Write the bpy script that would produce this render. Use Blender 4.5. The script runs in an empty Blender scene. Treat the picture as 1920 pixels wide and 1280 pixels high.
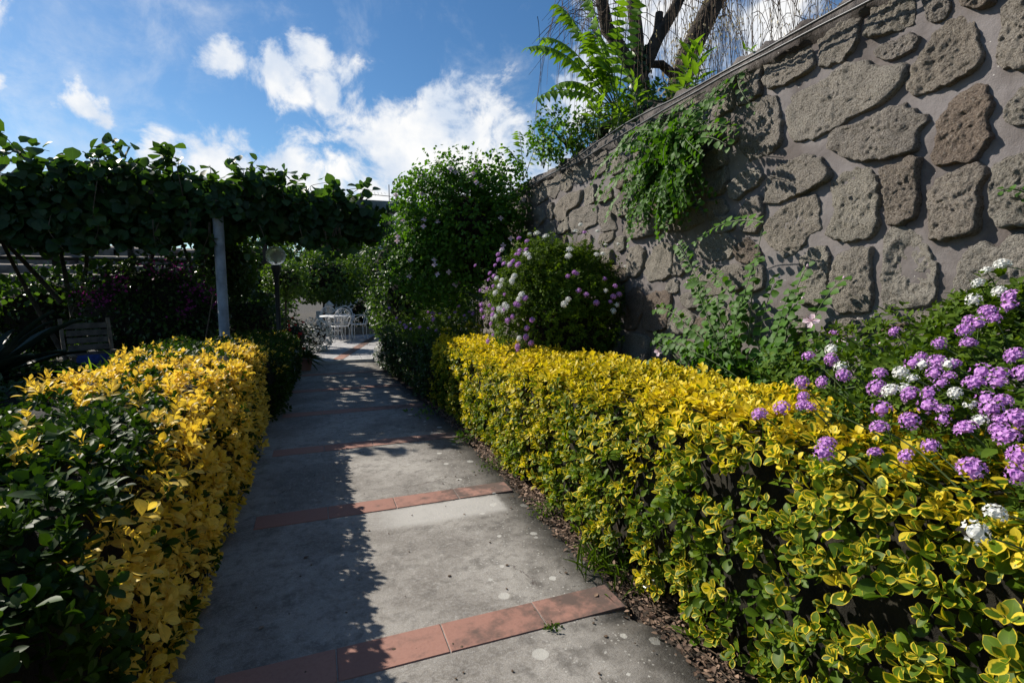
import bpy, math, numpy as np
from mathutils import Matrix, Vector
R = math.radians
sc = bpy.context.scene
COL = sc.collection
rng = np.random.default_rng(7)

# ------------------------------------------------------------------ camera
cam_d = bpy.data.cameras.new('camera')
cam = bpy.data.objects.new('camera', cam_d); COL.objects.link(cam)
cam_d.sensor_width = 36.0
cam_d.lens = 957 / 1920 * 36
cam_d.clip_start = 0.02; cam_d.clip_end = 2000
CAM = np.array([0, 0, 1.55])
cam.location = CAM
PITCH = math.atan(98 / 957); YAW = R(21)
cam.rotation_euler = (R(90) - PITCH, 0, -YAW)
sc.camera = cam

# ------------------------------------------------------------------ sun, sky, exposure
SUN = np.array([-0.88, 1.03, 1.0]); SUN /= np.linalg.norm(SUN)
sl = bpy.data.lights.new('sun', 'SUN'); sl.energy = 5.0; sl.angle = R(0.5); sl.color = (1, 0.93, 0.82)
so = bpy.data.objects.new('sun', sl); COL.objects.link(so)
so.rotation_euler = Vector(SUN).to_track_quat('Z', 'Y').to_euler()
so.location = (-6, 8, 12)
sc.view_settings.view_transform = 'Standard'; sc.view_settings.look = 'None'
sc.view_settings.exposure = 0.46; sc.view_settings.gamma = 1.0
sc.view_settings.use_curve_mapping = False
sc.cycles.max_bounces = 6; sc.cycles.diffuse_bounces = 3; sc.cycles.transmission_bounces = 6
sc.cycles.transparent_max_bounces = 6; sc.cycles.caustics_reflective = False; sc.cycles.caustics_refractive = False
sc.cycles.use_denoising = True

def nd(nt, typ, ins=None, **attrs):
    n = nt.nodes.new(typ)
    for k, v in attrs.items(): setattr(n, k, v)
    for k, v in (ins or {}).items():
        s = n.inputs[k]
        if isinstance(v, bpy.types.NodeSocket): nt.links.new(v, s)
        else: s.default_value = v
    return n
def mth(nt, op, a, b=None, c=None, clamp=False):
    n = nt.nodes.new('ShaderNodeMath'); n.operation = op; n.use_clamp = clamp
    for i, v in enumerate((a, b, c)):
        if v is None: continue
        if isinstance(v, bpy.types.NodeSocket): nt.links.new(v, n.inputs[i])
        else: n.inputs[i].default_value = v
    return n.outputs[0]
def mixc(nt, f, a, b, mode='MIX'):
    n = nt.nodes.new('ShaderNodeMix'); n.data_type = 'RGBA'; n.blend_type = mode; n.clamp_factor = True
    for s, v in ((n.inputs[0], f), (n.inputs[6], a), (n.inputs[7], b)):
        if isinstance(v, bpy.types.NodeSocket): nt.links.new(v, s)
        else: s.default_value = (*v, 1) if isinstance(v, tuple) and len(v) == 3 else v
    return n.outputs[2]
def ramp(nt, f, a, b, lo=0.0, hi=1.0):
    return nd(nt, 'ShaderNodeMapRange', {0: f, 1: a, 2: b, 3: lo, 4: hi}, interpolation_type='SMOOTHSTEP').outputs[0]
def noise(nt, co, scale, detail=4, rough=.55, dist=0.0):
    return nd(nt, 'ShaderNodeTexNoise', {'Vector': co, 'Scale': scale, 'Detail': detail, 'Roughness': rough, 'Distortion': dist}).outputs['Fac']

w = bpy.data.worlds.new('World'); sc.world = w; w.use_nodes = True
nt = w.node_tree; nt.nodes.clear()
sky = nd(nt, 'ShaderNodeTexSky', sky_type='NISHITA', sun_disc=False, sun_elevation=math.asin(SUN[2]),
         sun_rotation=math.atan2(SUN[0], SUN[1]), air_density=1.0, dust_density=0.25, ozone_density=2.0, altitude=100)
co = nd(nt, 'ShaderNodeTexCoord').outputs['Generated']
skyc = nd(nt, 'ShaderNodeHueSaturation', {'Saturation': 1.20, 'Value': 1.0, 'Color': sky.outputs[0]}).outputs[0]
skyc = mixc(nt, 1.0, skyc, (.92, 1.08, 1.16), 'MULTIPLY')
bg = nd(nt, 'ShaderNodeBackground', {'Color': skyc, 'Strength': 0.068})
# cumulus: clumps of cloud, each a bearing on the sky, broken up by noise; loose scraps everywhere else
CLOUDS = [(-.13,.92,.36,.050),(.03,.93,.37,.050),(-.04,.94,.335,.058),(.02,.945,.335,.042),(.12,.955,.25,.15),(.20,.94,.26,.13),(.29,.92,.25,.14),(.16,.96,.22,.15),(-.02,.97,.17,.10),(-.12,.97,.17,.09),
          (.22,.95,.19,.14),(.33,.92,.19,.12),(.05,.97,.20,.09),(-.06,.98,.19,.075),(-.13,.96,.21,.07),(-.22,.95,.20,.05),
          (.46,.77,.43,.085),(.47,.79,.37,.075),(.56,.71,.44,.13),(.43,.83,.33,.06),(-.37,.86,.35,.055),(-.39,.88,.28,.04),(-.30,.92,.25,.05),
          (.66,.62,.42,.12),(.40,.90,.16,.12),(.12,.98,.14,.12),(-.55,.60,.58,.16),(-.9,.25,.34,.20),(-.7,-.5,.45,.15)]
warp = nd(nt, 'ShaderNodeTexNoise', {'Vector': co, 'Scale': 7.0, 'Detail': 5.0, 'Roughness': .6})
wv = nd(nt, 'ShaderNodeVectorMath', {0: warp.outputs['Color'], 1: (.5, .5, .5)}, operation='SUBTRACT').outputs[0]
wv = nd(nt, 'ShaderNodeVectorMath', {0: wv, 'Scale': .10}, operation='SCALE').outputs[0]
cw = nd(nt, 'ShaderNodeVectorMath', {0: co, 1: wv}, operation='ADD').outputs[0]
cov = None
for x, y, z, r in CLOUDS:
    l = math.sqrt(x*x+y*y+z*z)
    dv = nd(nt, 'ShaderNodeVectorMath', {0: cw, 1: (x/l, y/l, z/l)}, operation='DISTANCE').outputs['Value']
    c = nd(nt, 'ShaderNodeMapRange', {0: dv, 1: 0.0, 2: r*1.25, 3: 1.0, 4: 0.0}).outputs[0]
    cov = c if cov is None else mth(nt, 'SMOOTH_MAX', cov, c, .15)
n1 = noise(nt, co, 11.0, 12, .64, .35)
n2 = noise(nt, co, 3.0, 5, .55)
den = mth(nt, 'ADD', mth(nt, 'MULTIPLY', cov, 1.1), mth(nt, 'MULTIPLY', mth(nt, 'SUBTRACT', n1, .5), 2.3))
mask = ramp(nt, den, .34, .86)
wisp = mth(nt, 'MULTIPLY', ramp(nt, mth(nt, 'ADD', mth(nt, 'MULTIPLY', n1, .6), mth(nt, 'MULTIPLY', n2, .6)), .56, .85), .5)
mask = mth(nt, 'MAXIMUM', mask, wisp)
shade = noise(nt, nd(nt, 'ShaderNodeVectorMath', {0: co, 1: (.012, .02, .03)}, operation='ADD').outputs[0], 9.0, 8, .55)
ccol = mixc(nt, ramp(nt, shade, .35, .62), (.66, .74, .86), (1.0, .99, .97))
bgc = nd(nt, 'ShaderNodeBackground', {'Color': ccol, 'Strength': 0.76})
mx = nd(nt, 'ShaderNodeMixShader', {0: mth(nt, 'MULTIPLY', mask, .97), 1: bg.outputs[0], 2: bgc.outputs[0]})
nt.links.new(mx.outputs[0], nd(nt, 'ShaderNodeOutputWorld').inputs[0])

# ------------------------------------------------------------------ numeric helpers
def unit(v):
    v = np.asarray(v, float); return v / np.maximum(np.linalg.norm(v, axis=-1, keepdims=True), 1e-9)
def _h(i, j, k, s):
    n = (i*374761393 + j*668265263 + k*2147483647 + s*1274126177) & 0xffffffff
    n = ((n ^ (n >> 13)) * 1274126177) & 0xffffffff
    return ((n ^ (n >> 16)) & 0xffff) / 65535.0
def vn(p, s=0):
    p = np.asarray(p, float); f = np.floor(p).astype(np.int64); t = p - f; t = t*t*(3-2*t)
    o = 0
    for a in (0, 1):
        for b in (0, 1):
            for c in (0, 1):
                wt = (t[..., 0] if a else 1-t[..., 0])*(t[..., 1] if b else 1-t[..., 1])*(t[..., 2] if c else 1-t[..., 2])
                o = o + wt*_h(f[..., 0]+a, f[..., 1]+b, f[..., 2]+c, s)
    return o
def fbm(p, oct=3, s=0):
    p = np.asarray(p, float); o = 0; a = .5; t = 0
    for i in range(oct):
        o = o + a*vn(p*2**i + 17.3*i, s+i); t += a; a *= .5
    return o/t - .5

# ------------------------------------------------------------------ object helpers
WLOC = {}
def link(o, parent):
    COL.objects.link(o)
    if parent is not None: o.parent = parent
    return o
def thing(name, label, cat, loc=(0, 0, 0), group=None):
    o = bpy.data.objects.new(name, None); o.empty_display_size = .1
    COL.objects.link(o); o.location = loc; WLOC[o] = np.array(loc, float)
    o['label'] = label; o['category'] = cat
    if group: o['group'] = group
    return o
def tag(o, label, cat, group=None):
    o['label'] = label; o['category'] = cat
    if group: o['group'] = group
    return o
def mesh(name, V, faces, mat, smooth=True, attrs=None):
    V = np.asarray(V, np.float32); me = bpy.data.meshes.new(name)
    if not isinstance(faces, (list, tuple)): faces = [faces]
    faces = [np.asarray(f, np.int32) for f in faces if len(f)]
    me.vertices.add(len(V)); me.vertices.foreach_set('co', V.ravel())
    nl = sum(f.size for f in faces); npol = sum(len(f) for f in faces)
    me.loops.add(nl); me.polygons.add(npol)
    me.loops.foreach_set('vertex_index', np.concatenate([f.ravel() for f in faces]))
    ls = []; st = 0
    for f in faces:
        ls.append(st + np.arange(len(f))*f.shape[1]); st += f.size
    me.polygons.foreach_set('loop_start', np.concatenate(ls).astype(np.int32))
    me.polygons.foreach_set('use_smooth', np.full(npol, smooth))
    for k, a in (attrs or {}).items():
        at = me.attributes.new(k, 'FLOAT_VECTOR', 'POINT'); at.data.foreach_set('vector', np.asarray(a, np.float32).ravel())
    me.materials.append(mat); me.update(calc_edges=True)
    return me
def mk(name, V, faces, mat, parent=None, smooth=True, attrs=None, kind=None):
    """one mesh object from world-space vertices, under parent if given, else with its origin at its base"""
    V = np.asarray(V, float)
    if parent is not None:
        off = WLOC[parent]
    else:
        lo, hi = V.min(0), V.max(0); off = np.array([(lo[0]+hi[0])/2, (lo[1]+hi[1])/2, lo[2]])
    o = bpy.data.objects.new(name, mesh(name, V - off, faces, mat, smooth, attrs))
    link(o, parent)
    if parent is None: o.location = off
    WLOC[o] = off
    if kind: o['kind'] = kind
    return o
def join(parts):
    V = []; F = []; n = 0
    for v, f in parts:
        fs = f if isinstance(f, (list, tuple)) else [f]
        V.append(v)
        for q in fs: F.append(np.asarray(q) + n)
        n += len(v)
    by = {}
    for q in F: by.setdefault(q.shape[1], []).append(q)
    return np.concatenate(V), [np.concatenate(q) for q in by.values()]
def box(x0, x1, y0, y1, z0, z1):
    v = np.array([[x, y, z] for x in (x0, x1) for y in (y0, y1) for z in (z0, z1)], float)
    return v, np.array([[0, 1, 3, 2], [4, 6, 7, 5], [0, 4, 5, 1], [2, 3, 7, 6], [0, 2, 6, 4], [1, 5, 7, 3]])
def obox(c, half, rz=0, rx=0):
    v, f = box(-half[0], half[0], -half[1], half[1], -half[2], half[2])
    a = math.cos(rx), math.sin(rx); v = np.stack([v[:, 0], v[:, 1]*a[0]-v[:, 2]*a[1], v[:, 1]*a[1]+v[:, 2]*a[0]], 1)
    a = math.cos(rz), math.sin(rz); v = np.stack([v[:, 0]*a[0]-v[:, 1]*a[1], v[:, 0]*a[1]+v[:, 1]*a[0], v[:, 2]], 1)
    return v + np.asarray(c), f
def bevbox(x0, x1, y0, y1, z0, z1, b=.004):
    v = []; f = []
    v = np.array([[x, y, z] for z, i in ((z0, 0), (z1-b, 0), (z1, b)) for x, y in ((x0+i, y0+i), (x1-i, y0+i), (x1-i, y1-i), (x0+i, y1-i))], float)
    for k in (0, 4):
        for i in range(4): f.append([k+i, k+(i+1) % 4, k+4+(i+1) % 4, k+4+i])
    f.append([8, 9, 10, 11])
    return v, np.array(f)
def tube(pts, rad, sides=6, caps=False):
    P = np.asarray(pts, float); n = len(P); rad = np.broadcast_to(rad, (n,)).astype(float)
    T = unit(np.gradient(P, axis=0)); up = np.array([0, 0, 1.]) if abs(T[:, 2]).mean() < .8 else np.array([1., 0, 0])
    A = unit(np.cross(T, up)); B = np.cross(T, A)
    a = np.arange(sides)*2*math.pi/sides
    V = P[:, None] + rad[:, None, None]*(A[:, None]*np.cos(a)[None, :, None] + B[:, None]*np.sin(a)[None, :, None])
    i = np.arange(n-1)[:, None]*sides; j = np.arange(sides)[None]; k = (j+1) % sides
    F = np.stack([i+j, i+k, i+sides+k, i+sides+j], -1).reshape(-1, 4)
    V = V.reshape(-1, 3)
    if caps:
        e = len(V); V = np.concatenate([V, P[:1], P[-1:]]); jj = np.arange(sides); kk = (jj+1) % sides; o = (n-1)*sides
        return V, [F, np.concatenate([np.stack([kk, jj, jj*0+e], -1), np.stack([o+jj, o+kk, jj*0+e+1], -1)])]
    return V, F
def bez(a, b, c, d, n=12):
    t = np.linspace(0, 1, n)[:, None]; a, b, c, d = map(np.asarray, (a, b, c, d))
    return (1-t)**3*a + 3*(1-t)**2*t*b + 3*(1-t)*t*t*c + t**3*d
def lathe(prof, c, sides=20):
    pr = np.asarray(prof, float); a = np.arange(sides)*2*math.pi/sides; n = len(pr)
    V = np.stack([pr[:, 0, None]*np.cos(a), pr[:, 0, None]*np.sin(a), np.repeat(pr[:, 1, None], sides, 1)], -1).reshape(-1, 3) + np.asarray(c)
    i = np.arange(n-1)[:, None]*sides; j = np.arange(sides)[None]; k = (j+1) % sides
    return V, np.stack([i+j, i+k, i+sides+k, i+sides+j], -1).reshape(-1, 4)
def blob(c, r, amp=.18, freq=2.0, seed=0, nu=28, nv=18):
    th = np.linspace(0, 2*math.pi, nu, endpoint=False); ph = np.linspace(.02, math.pi-.02, nv)
    D = np.stack([np.sin(ph)[:, None]*np.cos(th), np.sin(ph)[:, None]*np.sin(th), np.repeat(np.cos(ph)[:, None], nu, 1)], -1).reshape(-1, 3)
    V = np.asarray(c) + D*np.asarray(r)*(1+2*amp*fbm(D*freq, 3, seed))[:, None]
    i = np.arange(nv-1)[:, None]*nu; j = np.arange(nu)[None]; k = (j+1) % nu
    return V, np.stack([i+j, i+nu+j, i+nu+k, i+k], -1).reshape(-1, 4)

# ------------------------------------------------------------------ materials
def new_mat(name):
    m = bpy.data.materials.new(name); m.use_nodes = True; t = m.node_tree; t.nodes.clear()
    return m, t
def finish(t, sh):
    t.links.new(sh, nd(t, 'ShaderNodeOutputMaterial').inputs[0])
def leaf_mat(name, g0, g1, y0=(.5, .33, .03), y1=(.78, .52, .06), tr=.35, rough=.38, spec=.5, warm=(1.25, 1.2, .55), margin=False, noisy=1.0):
    m, t = new_mat(name)
    ld = nd(t, 'ShaderNodeAttribute', attribute_name='ld', attribute_type='GEOMETRY')
    s = nd(t, 'ShaderNodeSeparateXYZ', {0: ld.outputs['Vector']})
    col = mixc(t, s.outputs[1], g0, g1)
    geo = nd(t, 'ShaderNodeNewGeometry')
    n = noise(t, geo.outputs['Position'], 60, 2)
    if margin:
        ycol = mixc(t, s.outputs[1], y0, y1)
        e = mth(t, 'ADD', mth(t, 'ADD', s.outputs[0], mth(t, 'MULTIPLY', s.outputs[2], 1.6)), mth(t, 'MULTIPLY', mth(t, 'SUBTRACT', n, .5), .5))
        mk_ = ramp(t, e, 1.12, 1.34)
        col = mixc(t, mk_, col, ycol)
    vein = ramp(t, s.outputs[0], 0.0, .10, 1.25, 1.0)
    col = mixc(t, 1.0, col, nd(t, 'ShaderNodeCombineXYZ', {0: vein, 1: vein, 2: vein}).outputs[0], 'MULTIPLY')
    v = mth(t, 'ADD', mth(t, 'MULTIPLY', n, .5*noisy), 1-.25*noisy)
    col = mixc(t, 1.0, col, nd(t, 'ShaderNodeCombineXYZ', {0: v, 1: v, 2: v}).outputs[0], 'MULTIPLY')
    pb = nd(t, 'ShaderNodeBsdfPrincipled', {'Base Color': col, 'Roughness': rough, 'Specular IOR Level': spec})
    tc = mixc(t, 1.0, col, warm, 'MULTIPLY')
    ts = nd(t, 'ShaderNodeBsdfTranslucent', {'Color': tc})
    finish(t, nd(t, 'ShaderNodeMixShader', {0: tr, 1: pb.outputs[0], 2: ts.outputs[0]}).outputs[0])
    return m
def plain(name, col, rough=.6, metal=0.0, spec=.4, var=.25, scale=20, bump=0.0, bscale=60, col2=None):
    m, t = new_mat(name); oc = nd(t, 'ShaderNodeTexCoord').outputs['Object']
    n = noise(t, oc, scale, 5, .6)
    c2 = col2 if col2 else tuple(c*(1-var*1.5) for c in col)
    c = mixc(t, ramp(t, n, .3, .7), c2, tuple(min(1, x*(1+var*.4)) for x in col))
    ins = {'Base Color': c, 'Roughness': rough, 'Metallic': metal, 'Specular IOR Level': spec}
    if bump:
        ins['Normal'] = nd(t, 'ShaderNodeBump', {'Strength': bump, 'Distance': .02, 'Height': noise(t, oc, bscale, 6, .65)}).outputs[0]
    finish(t, nd(t, 'ShaderNodeBsdfPrincipled', ins).outputs[0])
    return m
def petal(name, c0, c1):
    m, t = new_mat(name)
    n = noise(t, nd(t, 'ShaderNodeNewGeometry').outputs['Position'], 90, 2)
    c = mixc(t, ramp(t, n, .35, .65), c0, c1)
    finish(t, nd(t, 'ShaderNodeMixShader', {0: .3, 1: nd(t, 'ShaderNodeBsdfPrincipled', {'Base Color': c, 'Roughness': .6, 'Specular IOR Level': .2}).outputs[0],
                                            2: nd(t, 'ShaderNodeBsdfTranslucent', {'Color': c}).outputs[0]}).outputs[0])
    return m

def m_concrete():
    m, t = new_mat('concrete'); p = nd(t, 'ShaderNodeNewGeometry').outputs['Position']
    x = nd(t, 'ShaderNodeSeparateXYZ', {0: p}).outputs
    a = noise(t, p, 1.3, 6, .62, .4); b = noise(t, p, 7, 6, .65); c = noise(t, p, 60, 4, .7); f = noise(t, p, 260, 2, .6)
    col = mixc(t, ramp(t, a, .36, .64), (.225, .205, .182), (.425, .400, .364))
    col = mixc(t, mth(t, 'MULTIPLY', ramp(t, b, .50, .66), .62), col, (.135, .124, .112))
    col = mixc(t, mth(t, 'MULTIPLY', ramp(t, c, .42, .66), .40), col, (.46, .45, .435))
    col = mixc(t, mth(t, 'MULTIPLY', ramp(t, f, .56, .40), .55), col, (.10, .092, .085))
    e2 = noise(t, p, 19, 6, .7, .3)
    col = mixc(t, mth(t, 'MULTIPLY', ramp(t, e2, .52, .62), .42), col, (.13, .118, .104))
    col = mixc(t, mth(t, 'MULTIPLY', ramp(t, e2, .44, .34), .35), col, (.47, .45, .42))
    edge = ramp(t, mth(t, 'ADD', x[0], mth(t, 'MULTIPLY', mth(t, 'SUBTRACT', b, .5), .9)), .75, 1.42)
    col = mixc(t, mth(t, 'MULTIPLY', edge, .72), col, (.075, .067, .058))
    # pale repair below the second tile band
    px_ = mth(t, 'ADD', x[0], mth(t, 'MULTIPLY', mth(t, 'SUBTRACT', b, .5), .10))
    py_ = mth(t, 'ADD', x[1], mth(t, 'MULTIPLY', mth(t, 'SUBTRACT', b, .5), .07))
    rep = mth(t, 'MULTIPLY', mth(t, 'MULTIPLY', ramp(t, px_, .15, .55), ramp(t, px_, 1.20, 1.25, 1, 0)), mth(t, 'MULTIPLY', ramp(t, py_, 3.20, 3.30), ramp(t, py_, 3.52, 3.55, 1, 0)))
    col = mixc(t, mth(t, 'MULTIPLY', rep, .75), col, (.47, .455, .43))
    # lichen rosettes, thickest toward the planted edge
    vo = nd(t, 'ShaderNodeTexVoronoi', {'Vector': p, 'Scale': 9.5, 'Randomness': 1.0})
    vr = nd(t, 'ShaderNodeSeparateColor', {0: vo.outputs['Color']}).outputs
    dd = mth(t, 'ADD', vo.outputs['Distance'], mth(t, 'MULTIPLY', mth(t, 'SUBTRACT', c, .5), .22))
    lich = mth(t, 'LESS_THAN', dd, mth(t, 'MULTIPLY', mth(t, 'POWER', vr[0], 3.0), .34))
    zone = ramp(t, mth(t, 'ADD', x[0], mth(t, 'MULTIPLY', a, .6)), .85, 1.25)
    lich = mth(t, 'MULTIPLY', lich, mth(t, 'MULTIPLY', zone, mth(t, 'GREATER_THAN', vr[1], .2)))
    v2 = nd(t, 'ShaderNodeTexVoronoi', {'Vector': p, 'Scale': 34, 'Randomness': 1.0})
    l2 = mth(t, 'MULTIPLY', mth(t, 'LESS_THAN', mth(t, 'ADD', v2.outputs['Distance'], mth(t, 'MULTIPLY', f, .2)), .27), mth(t, 'MULTIPLY', zone, ramp(t, b, .42, .54)))
    col = mixc(t, mth(t, 'MULTIPLY', mth(t, 'MAXIMUM', lich, mth(t, 'MULTIPLY', l2, .8)), .8), col, (.50, .49, .455))
    # hairline cracks
    wv_ = nd(t, 'ShaderNodeVectorMath', {0: p, 1: nd(t, 'ShaderNodeCombineXYZ', {0: mth(t, 'MULTIPLY', b, .35), 1: mth(t, 'MULTIPLY', a, .5), 2: 0.0}).outputs[0]}, operation='ADD').outputs[0]
    vc = nd(t, 'ShaderNodeTexVoronoi', {'Vector': wv_, 'Scale': 1.1}, feature='DISTANCE_TO_EDGE').outputs['Distance']
    crack = mth(t, 'MULTIPLY', mth(t, 'LESS_THAN', vc, .0022), ramp(t, noise(t, p, 2.2, 2), .55, .60))
    col = mixc(t, mth(t, 'MULTIPLY', crack, .6), col, (.05, .027, .024))
    h = mth(t, 'ADD', mth(t, 'ADD', mth(t, 'MULTIPLY', c, .5), mth(t, 'MULTIPLY', f, .35)), mth(t, 'MULTIPLY', crack, -.8))
    bu = nd(t, 'ShaderNodeBump', {'Strength': .7, 'Distance': .008, 'Height': h})
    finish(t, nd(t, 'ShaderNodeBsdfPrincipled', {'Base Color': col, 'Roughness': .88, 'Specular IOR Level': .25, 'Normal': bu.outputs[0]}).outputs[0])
    return m
def m_terracotta():
    m, t = new_mat('terracotta'); p = nd(t, 'ShaderNodeNewGeometry').outputs['Position']
    rnd = nd(t, 'ShaderNodeObjectInfo').outputs['Random']; x = nd(t, 'ShaderNodeSeparateXYZ', {0: p}).outputs
    b = noise(t, p, 9, 6, .65); c = noise(t, p, 70, 4, .7)
    col = mixc(t, rnd, (.31, .160, .125), (.38, .210, .165))
    col = mixc(t, mth(t, 'MULTIPLY', ramp(t, c, .4, .75), .4), col, (.26, .125, .095))
    dirt = mth(t, 'MULTIPLY', ramp(t, mth(t, 'ADD', mth(t, 'MULTIPLY', b, 1.1), mth(t, 'MULTIPLY', x[0], .32)), .66, 1.02), .85)
    col = mixc(t, dirt, col, (.075, .062, .055))
    vo = nd(t, 'ShaderNodeTexVoronoi', {'Vector': p, 'Scale': 9})
    vr = nd(t, 'ShaderNodeSeparateColor', {0: vo.outputs['Color']}).outputs
    lich = mth(t, 'MULTIPLY', mth(t, 'LESS_THAN', vo.outputs['Distance'], .13), mth(t, 'GREATER_THAN', vr[0], .84))
    col = mixc(t, mth(t, 'MULTIPLY', lich, .8), col, (.5, .49, .45))
    bu = nd(t, 'ShaderNodeBump', {'Strength': .25, 'Distance': .004, 'Height': c})
    finish(t, nd(t, 'ShaderNodeBsdfPrincipled', {'Base Color': col, 'Roughness': .75, 'Specular IOR Level': .3, 'Normal': bu.outputs[0]}).outputs[0])
    return m
def m_stone():
    m, t = new_mat('tuff_stone'); p = nd(t, 'ShaderNodeNewGeometry').outputs['Position']
    rnd = nd(t, 'ShaderNodeObjectInfo').outputs['Random']
    a = noise(t, p, 6, 5, .6); b = noise(t, p, 95, 6, .70, .0); c = noise(t, p, 240, 3, .7); g = noise(t, p, 26, 5, .7, .4)
    cr = nd(t, 'ShaderNodeValToRGB', {0: rnd}); e = cr.color_ramp.elements
    e[0].color = (.400, .350, .300, 1); e[1].color = (.430, .355, .285, 1); e[1].position = 1
    for q, cc in ((.25, (.470, .435, .380)), (.5, (.370, .330, .295)), (.7, (.450, .415, .355)), (.96, (.280, .215, .175))):
        k = e.new(q); k.color = (*cc, 1)
    col = mixc(t, ramp(t, a, .35, .68), nd(t, 'ShaderNodeVectorMath', {0: cr.outputs[0], 'Scale': .80}, operation='SCALE').outputs[0], cr.outputs[0])
    col = mixc(t, mth(t, 'MULTIPLY', ramp(t, b, .50, .38), .75), col, (.080, .066, .055))
    col = mixc(t, mth(t, 'MULTIPLY', ramp(t, b, .55, .68), .7), col, (.56, .52, .45))
    h = mth(t, 'ADD', mth(t, 'ADD', mth(t, 'MULTIPLY', b, .55), mth(t, 'MULTIPLY', c, .2)), mth(t, 'MULTIPLY', g, .22))
    bu = nd(t, 'ShaderNodeBump', {'Strength': 1.0, 'Distance': .10, 'Height': h})
    finish(t, nd(t, 'ShaderNodeBsdfPrincipled', {'Base Color': col, 'Roughness': .95, 'Specular IOR Level': .15, 'Normal': bu.outputs[0]}).outputs[0])
    return m
def m_mortar(name='mortar', c0=(.115, .098, .092), c1=(.200, .182, .180), bd=.008):
    m, t = new_mat(name); p = nd(t, 'ShaderNodeNewGeometry').outputs['Position']
    a = noise(t, p, 2.2, 5, .6); b = noise(t, p, 22, 5, .6); c = noise(t, p, 170, 3, .6)
    col = mixc(t, ramp(t, a, .36, .62), c0, c1)
    col = mixc(t, mth(t, 'MULTIPLY', ramp(t, b, .45, .75), .4), col, (.17, .15, .145))
    v = nd(t, 'ShaderNodeTexVoronoi', {'Vector': p, 'Scale': 45})
    vr = nd(t, 'ShaderNodeSeparateColor', {0: v.outputs['Color']}).outputs
    fl = mth(t, 'MULTIPLY', mth(t, 'LESS_THAN', v.outputs['Distance'], .14), mth(t, 'GREATER_THAN', vr[0], .955))
    col = mixc(t, fl, col, (.55, .53, .5))
    bu = nd(t, 'ShaderNodeBump', {'Strength': .7, 'Distance': bd, 'Height': mth(t, 'ADD', mth(t, 'MULTIPLY', b, 1.0), mth(t, 'MULTIPLY', c, .4))})
    finish(t, nd(t, 'ShaderNodeBsdfPrincipled', {'Base Color': col, 'Roughness': .92, 'Specular IOR Level': .2, 'Normal': bu.outputs[0]}).outputs[0])
    return m
CONC, TERRA, STONE, MORTAR = m_concrete(), m_terracotta(), m_stone(), m_mortar()
CAPMORTAR = m_mortar('rough_capping', (.075, .064, .058), (.165, .148, .140), .05)
SOIL = plain('soil', (.060, .045, .034), .95, var=.4, scale=14, bump=.8, bscale=50)
DARKSOIL = plain('shade_toned_soil', (.045, .038, .030), .95, var=.4, scale=6, bump=.6)  # darker copy of the soil, with shade put into its colour
BARK = plain('bark', (.075, .058, .045), .95, var=.4, scale=9, bump=.9, bscale=28)
TWIG = plain('twig', (.11, .075, .05), .9, var=.3)
GREENSTEM = plain('green_stem', (.10, .15, .05), .6, var=.3)
HEDGECORE = plain('dark_core_fill', (.020, .017, .010), .95, var=.5, scale=12, bump=.8, bscale=30)  # near-black fill for plant cores, stands for shade among the leaves
WHITEIRON = plain('white_iron', (.80, .80, .80), .45, var=.15)
GREYPAINT = plain('grey_paint', (.24, .265, .30), .55, var=.3, scale=5)
BEAMPAINT = plain('beam_paint', (.30, .31, .33), .6, var=.2, scale=6)
BLACKPAINT = plain('black_paint', (.025, .028, .034), .35, var=.2)
CABLE = plain('cable_rubber', (.045, .047, .052), .4, var=.2)
PATIO = plain('patio_slab', (.44, .43, .44), .8, var=.25, scale=8, bump=.3)
PALE = plain('pale_stone', (.52, .51, .49), .75, var=.15, scale=10, bump=.3)
WOOD = plain('weathered_wood', (.20, .155, .11), .8, var=.3, scale=12, bump=.3)
DARKWOOD = plain('dark_wood', (.06, .045, .035), .85, var=.3, scale=12, bump=.3)
PLASTER = plain('white_plaster', (.60, .59, .56), .9, var=.15, scale=3, bump=.2)
BLUE = plain('blue_cloth', (.03, .06, .22), .9, var=.2)
PURPLE = petal('lilac_petal', (.42, .16, .52), (.72, .40, .78))
WHITE = petal('white_petal', (.70, .70, .66), (.84, .84, .80))
BLUSH = petal('blush_petal', (.72, .50, .60), (.85, .72, .76))
MAGENTA = petal('magenta_bract', (.22, .02, .16), (.34, .04, .24))
RED = petal('red_petal', (.45, .02, .02), (.6, .05, .04))
L_HEDGE = leaf_mat('spindle_leaf', (.055, .110, .006), (.135, .215, .012), (.56, .45, .022), (.90, .70, .06), tr=.38, rough=.5, spec=.25, warm=(1.2, 1.2, .4), margin=True)
L_GOLD = leaf_mat('golden_spindle_leaf', (.014, .040, .004), (.048, .105, .008), (.74, .52, .050), (.95, .72, .17), tr=.40, rough=.5, spec=.22, margin=True, warm=(1.1, 1.05, .5))
L_GREEN = leaf_mat('green_leaf', (.018, .045, .008), (.06, .12, .018), tr=.28, rough=.4)
L_CAPER = leaf_mat('caper_leaf', (.030, .085, .010), (.085, .19, .020), tr=.36, rough=.55, spec=.25, warm=(1.5, 1.6, .4))
L_LANT = leaf_mat('lantana_leaf', (.036, .080, .006), (.105, .170, .016), tr=.34, rough=.65, spec=.15, warm=(1.4, 1.4, .4))
L_KIWI = leaf_mat('kiwi_leaf', (.020, .050, .014), (.055, .105, .03), tr=.42, rough=.42, spec=.3, warm=(1.6, 1.75, .4), noisy=.6)
L_BRIGHT = leaf_mat('bright_leaf', (.08, .17, .015), (.17, .30, .03), tr=.45, rough=.45, warm=(1.5, 1.5, .4))
L_TREE = leaf_mat('tree_leaf', (.020, .052, .010), (.075, .14, .02), tr=.40, rough=.45, warm=(1.6, 1.6, .4))
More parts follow.
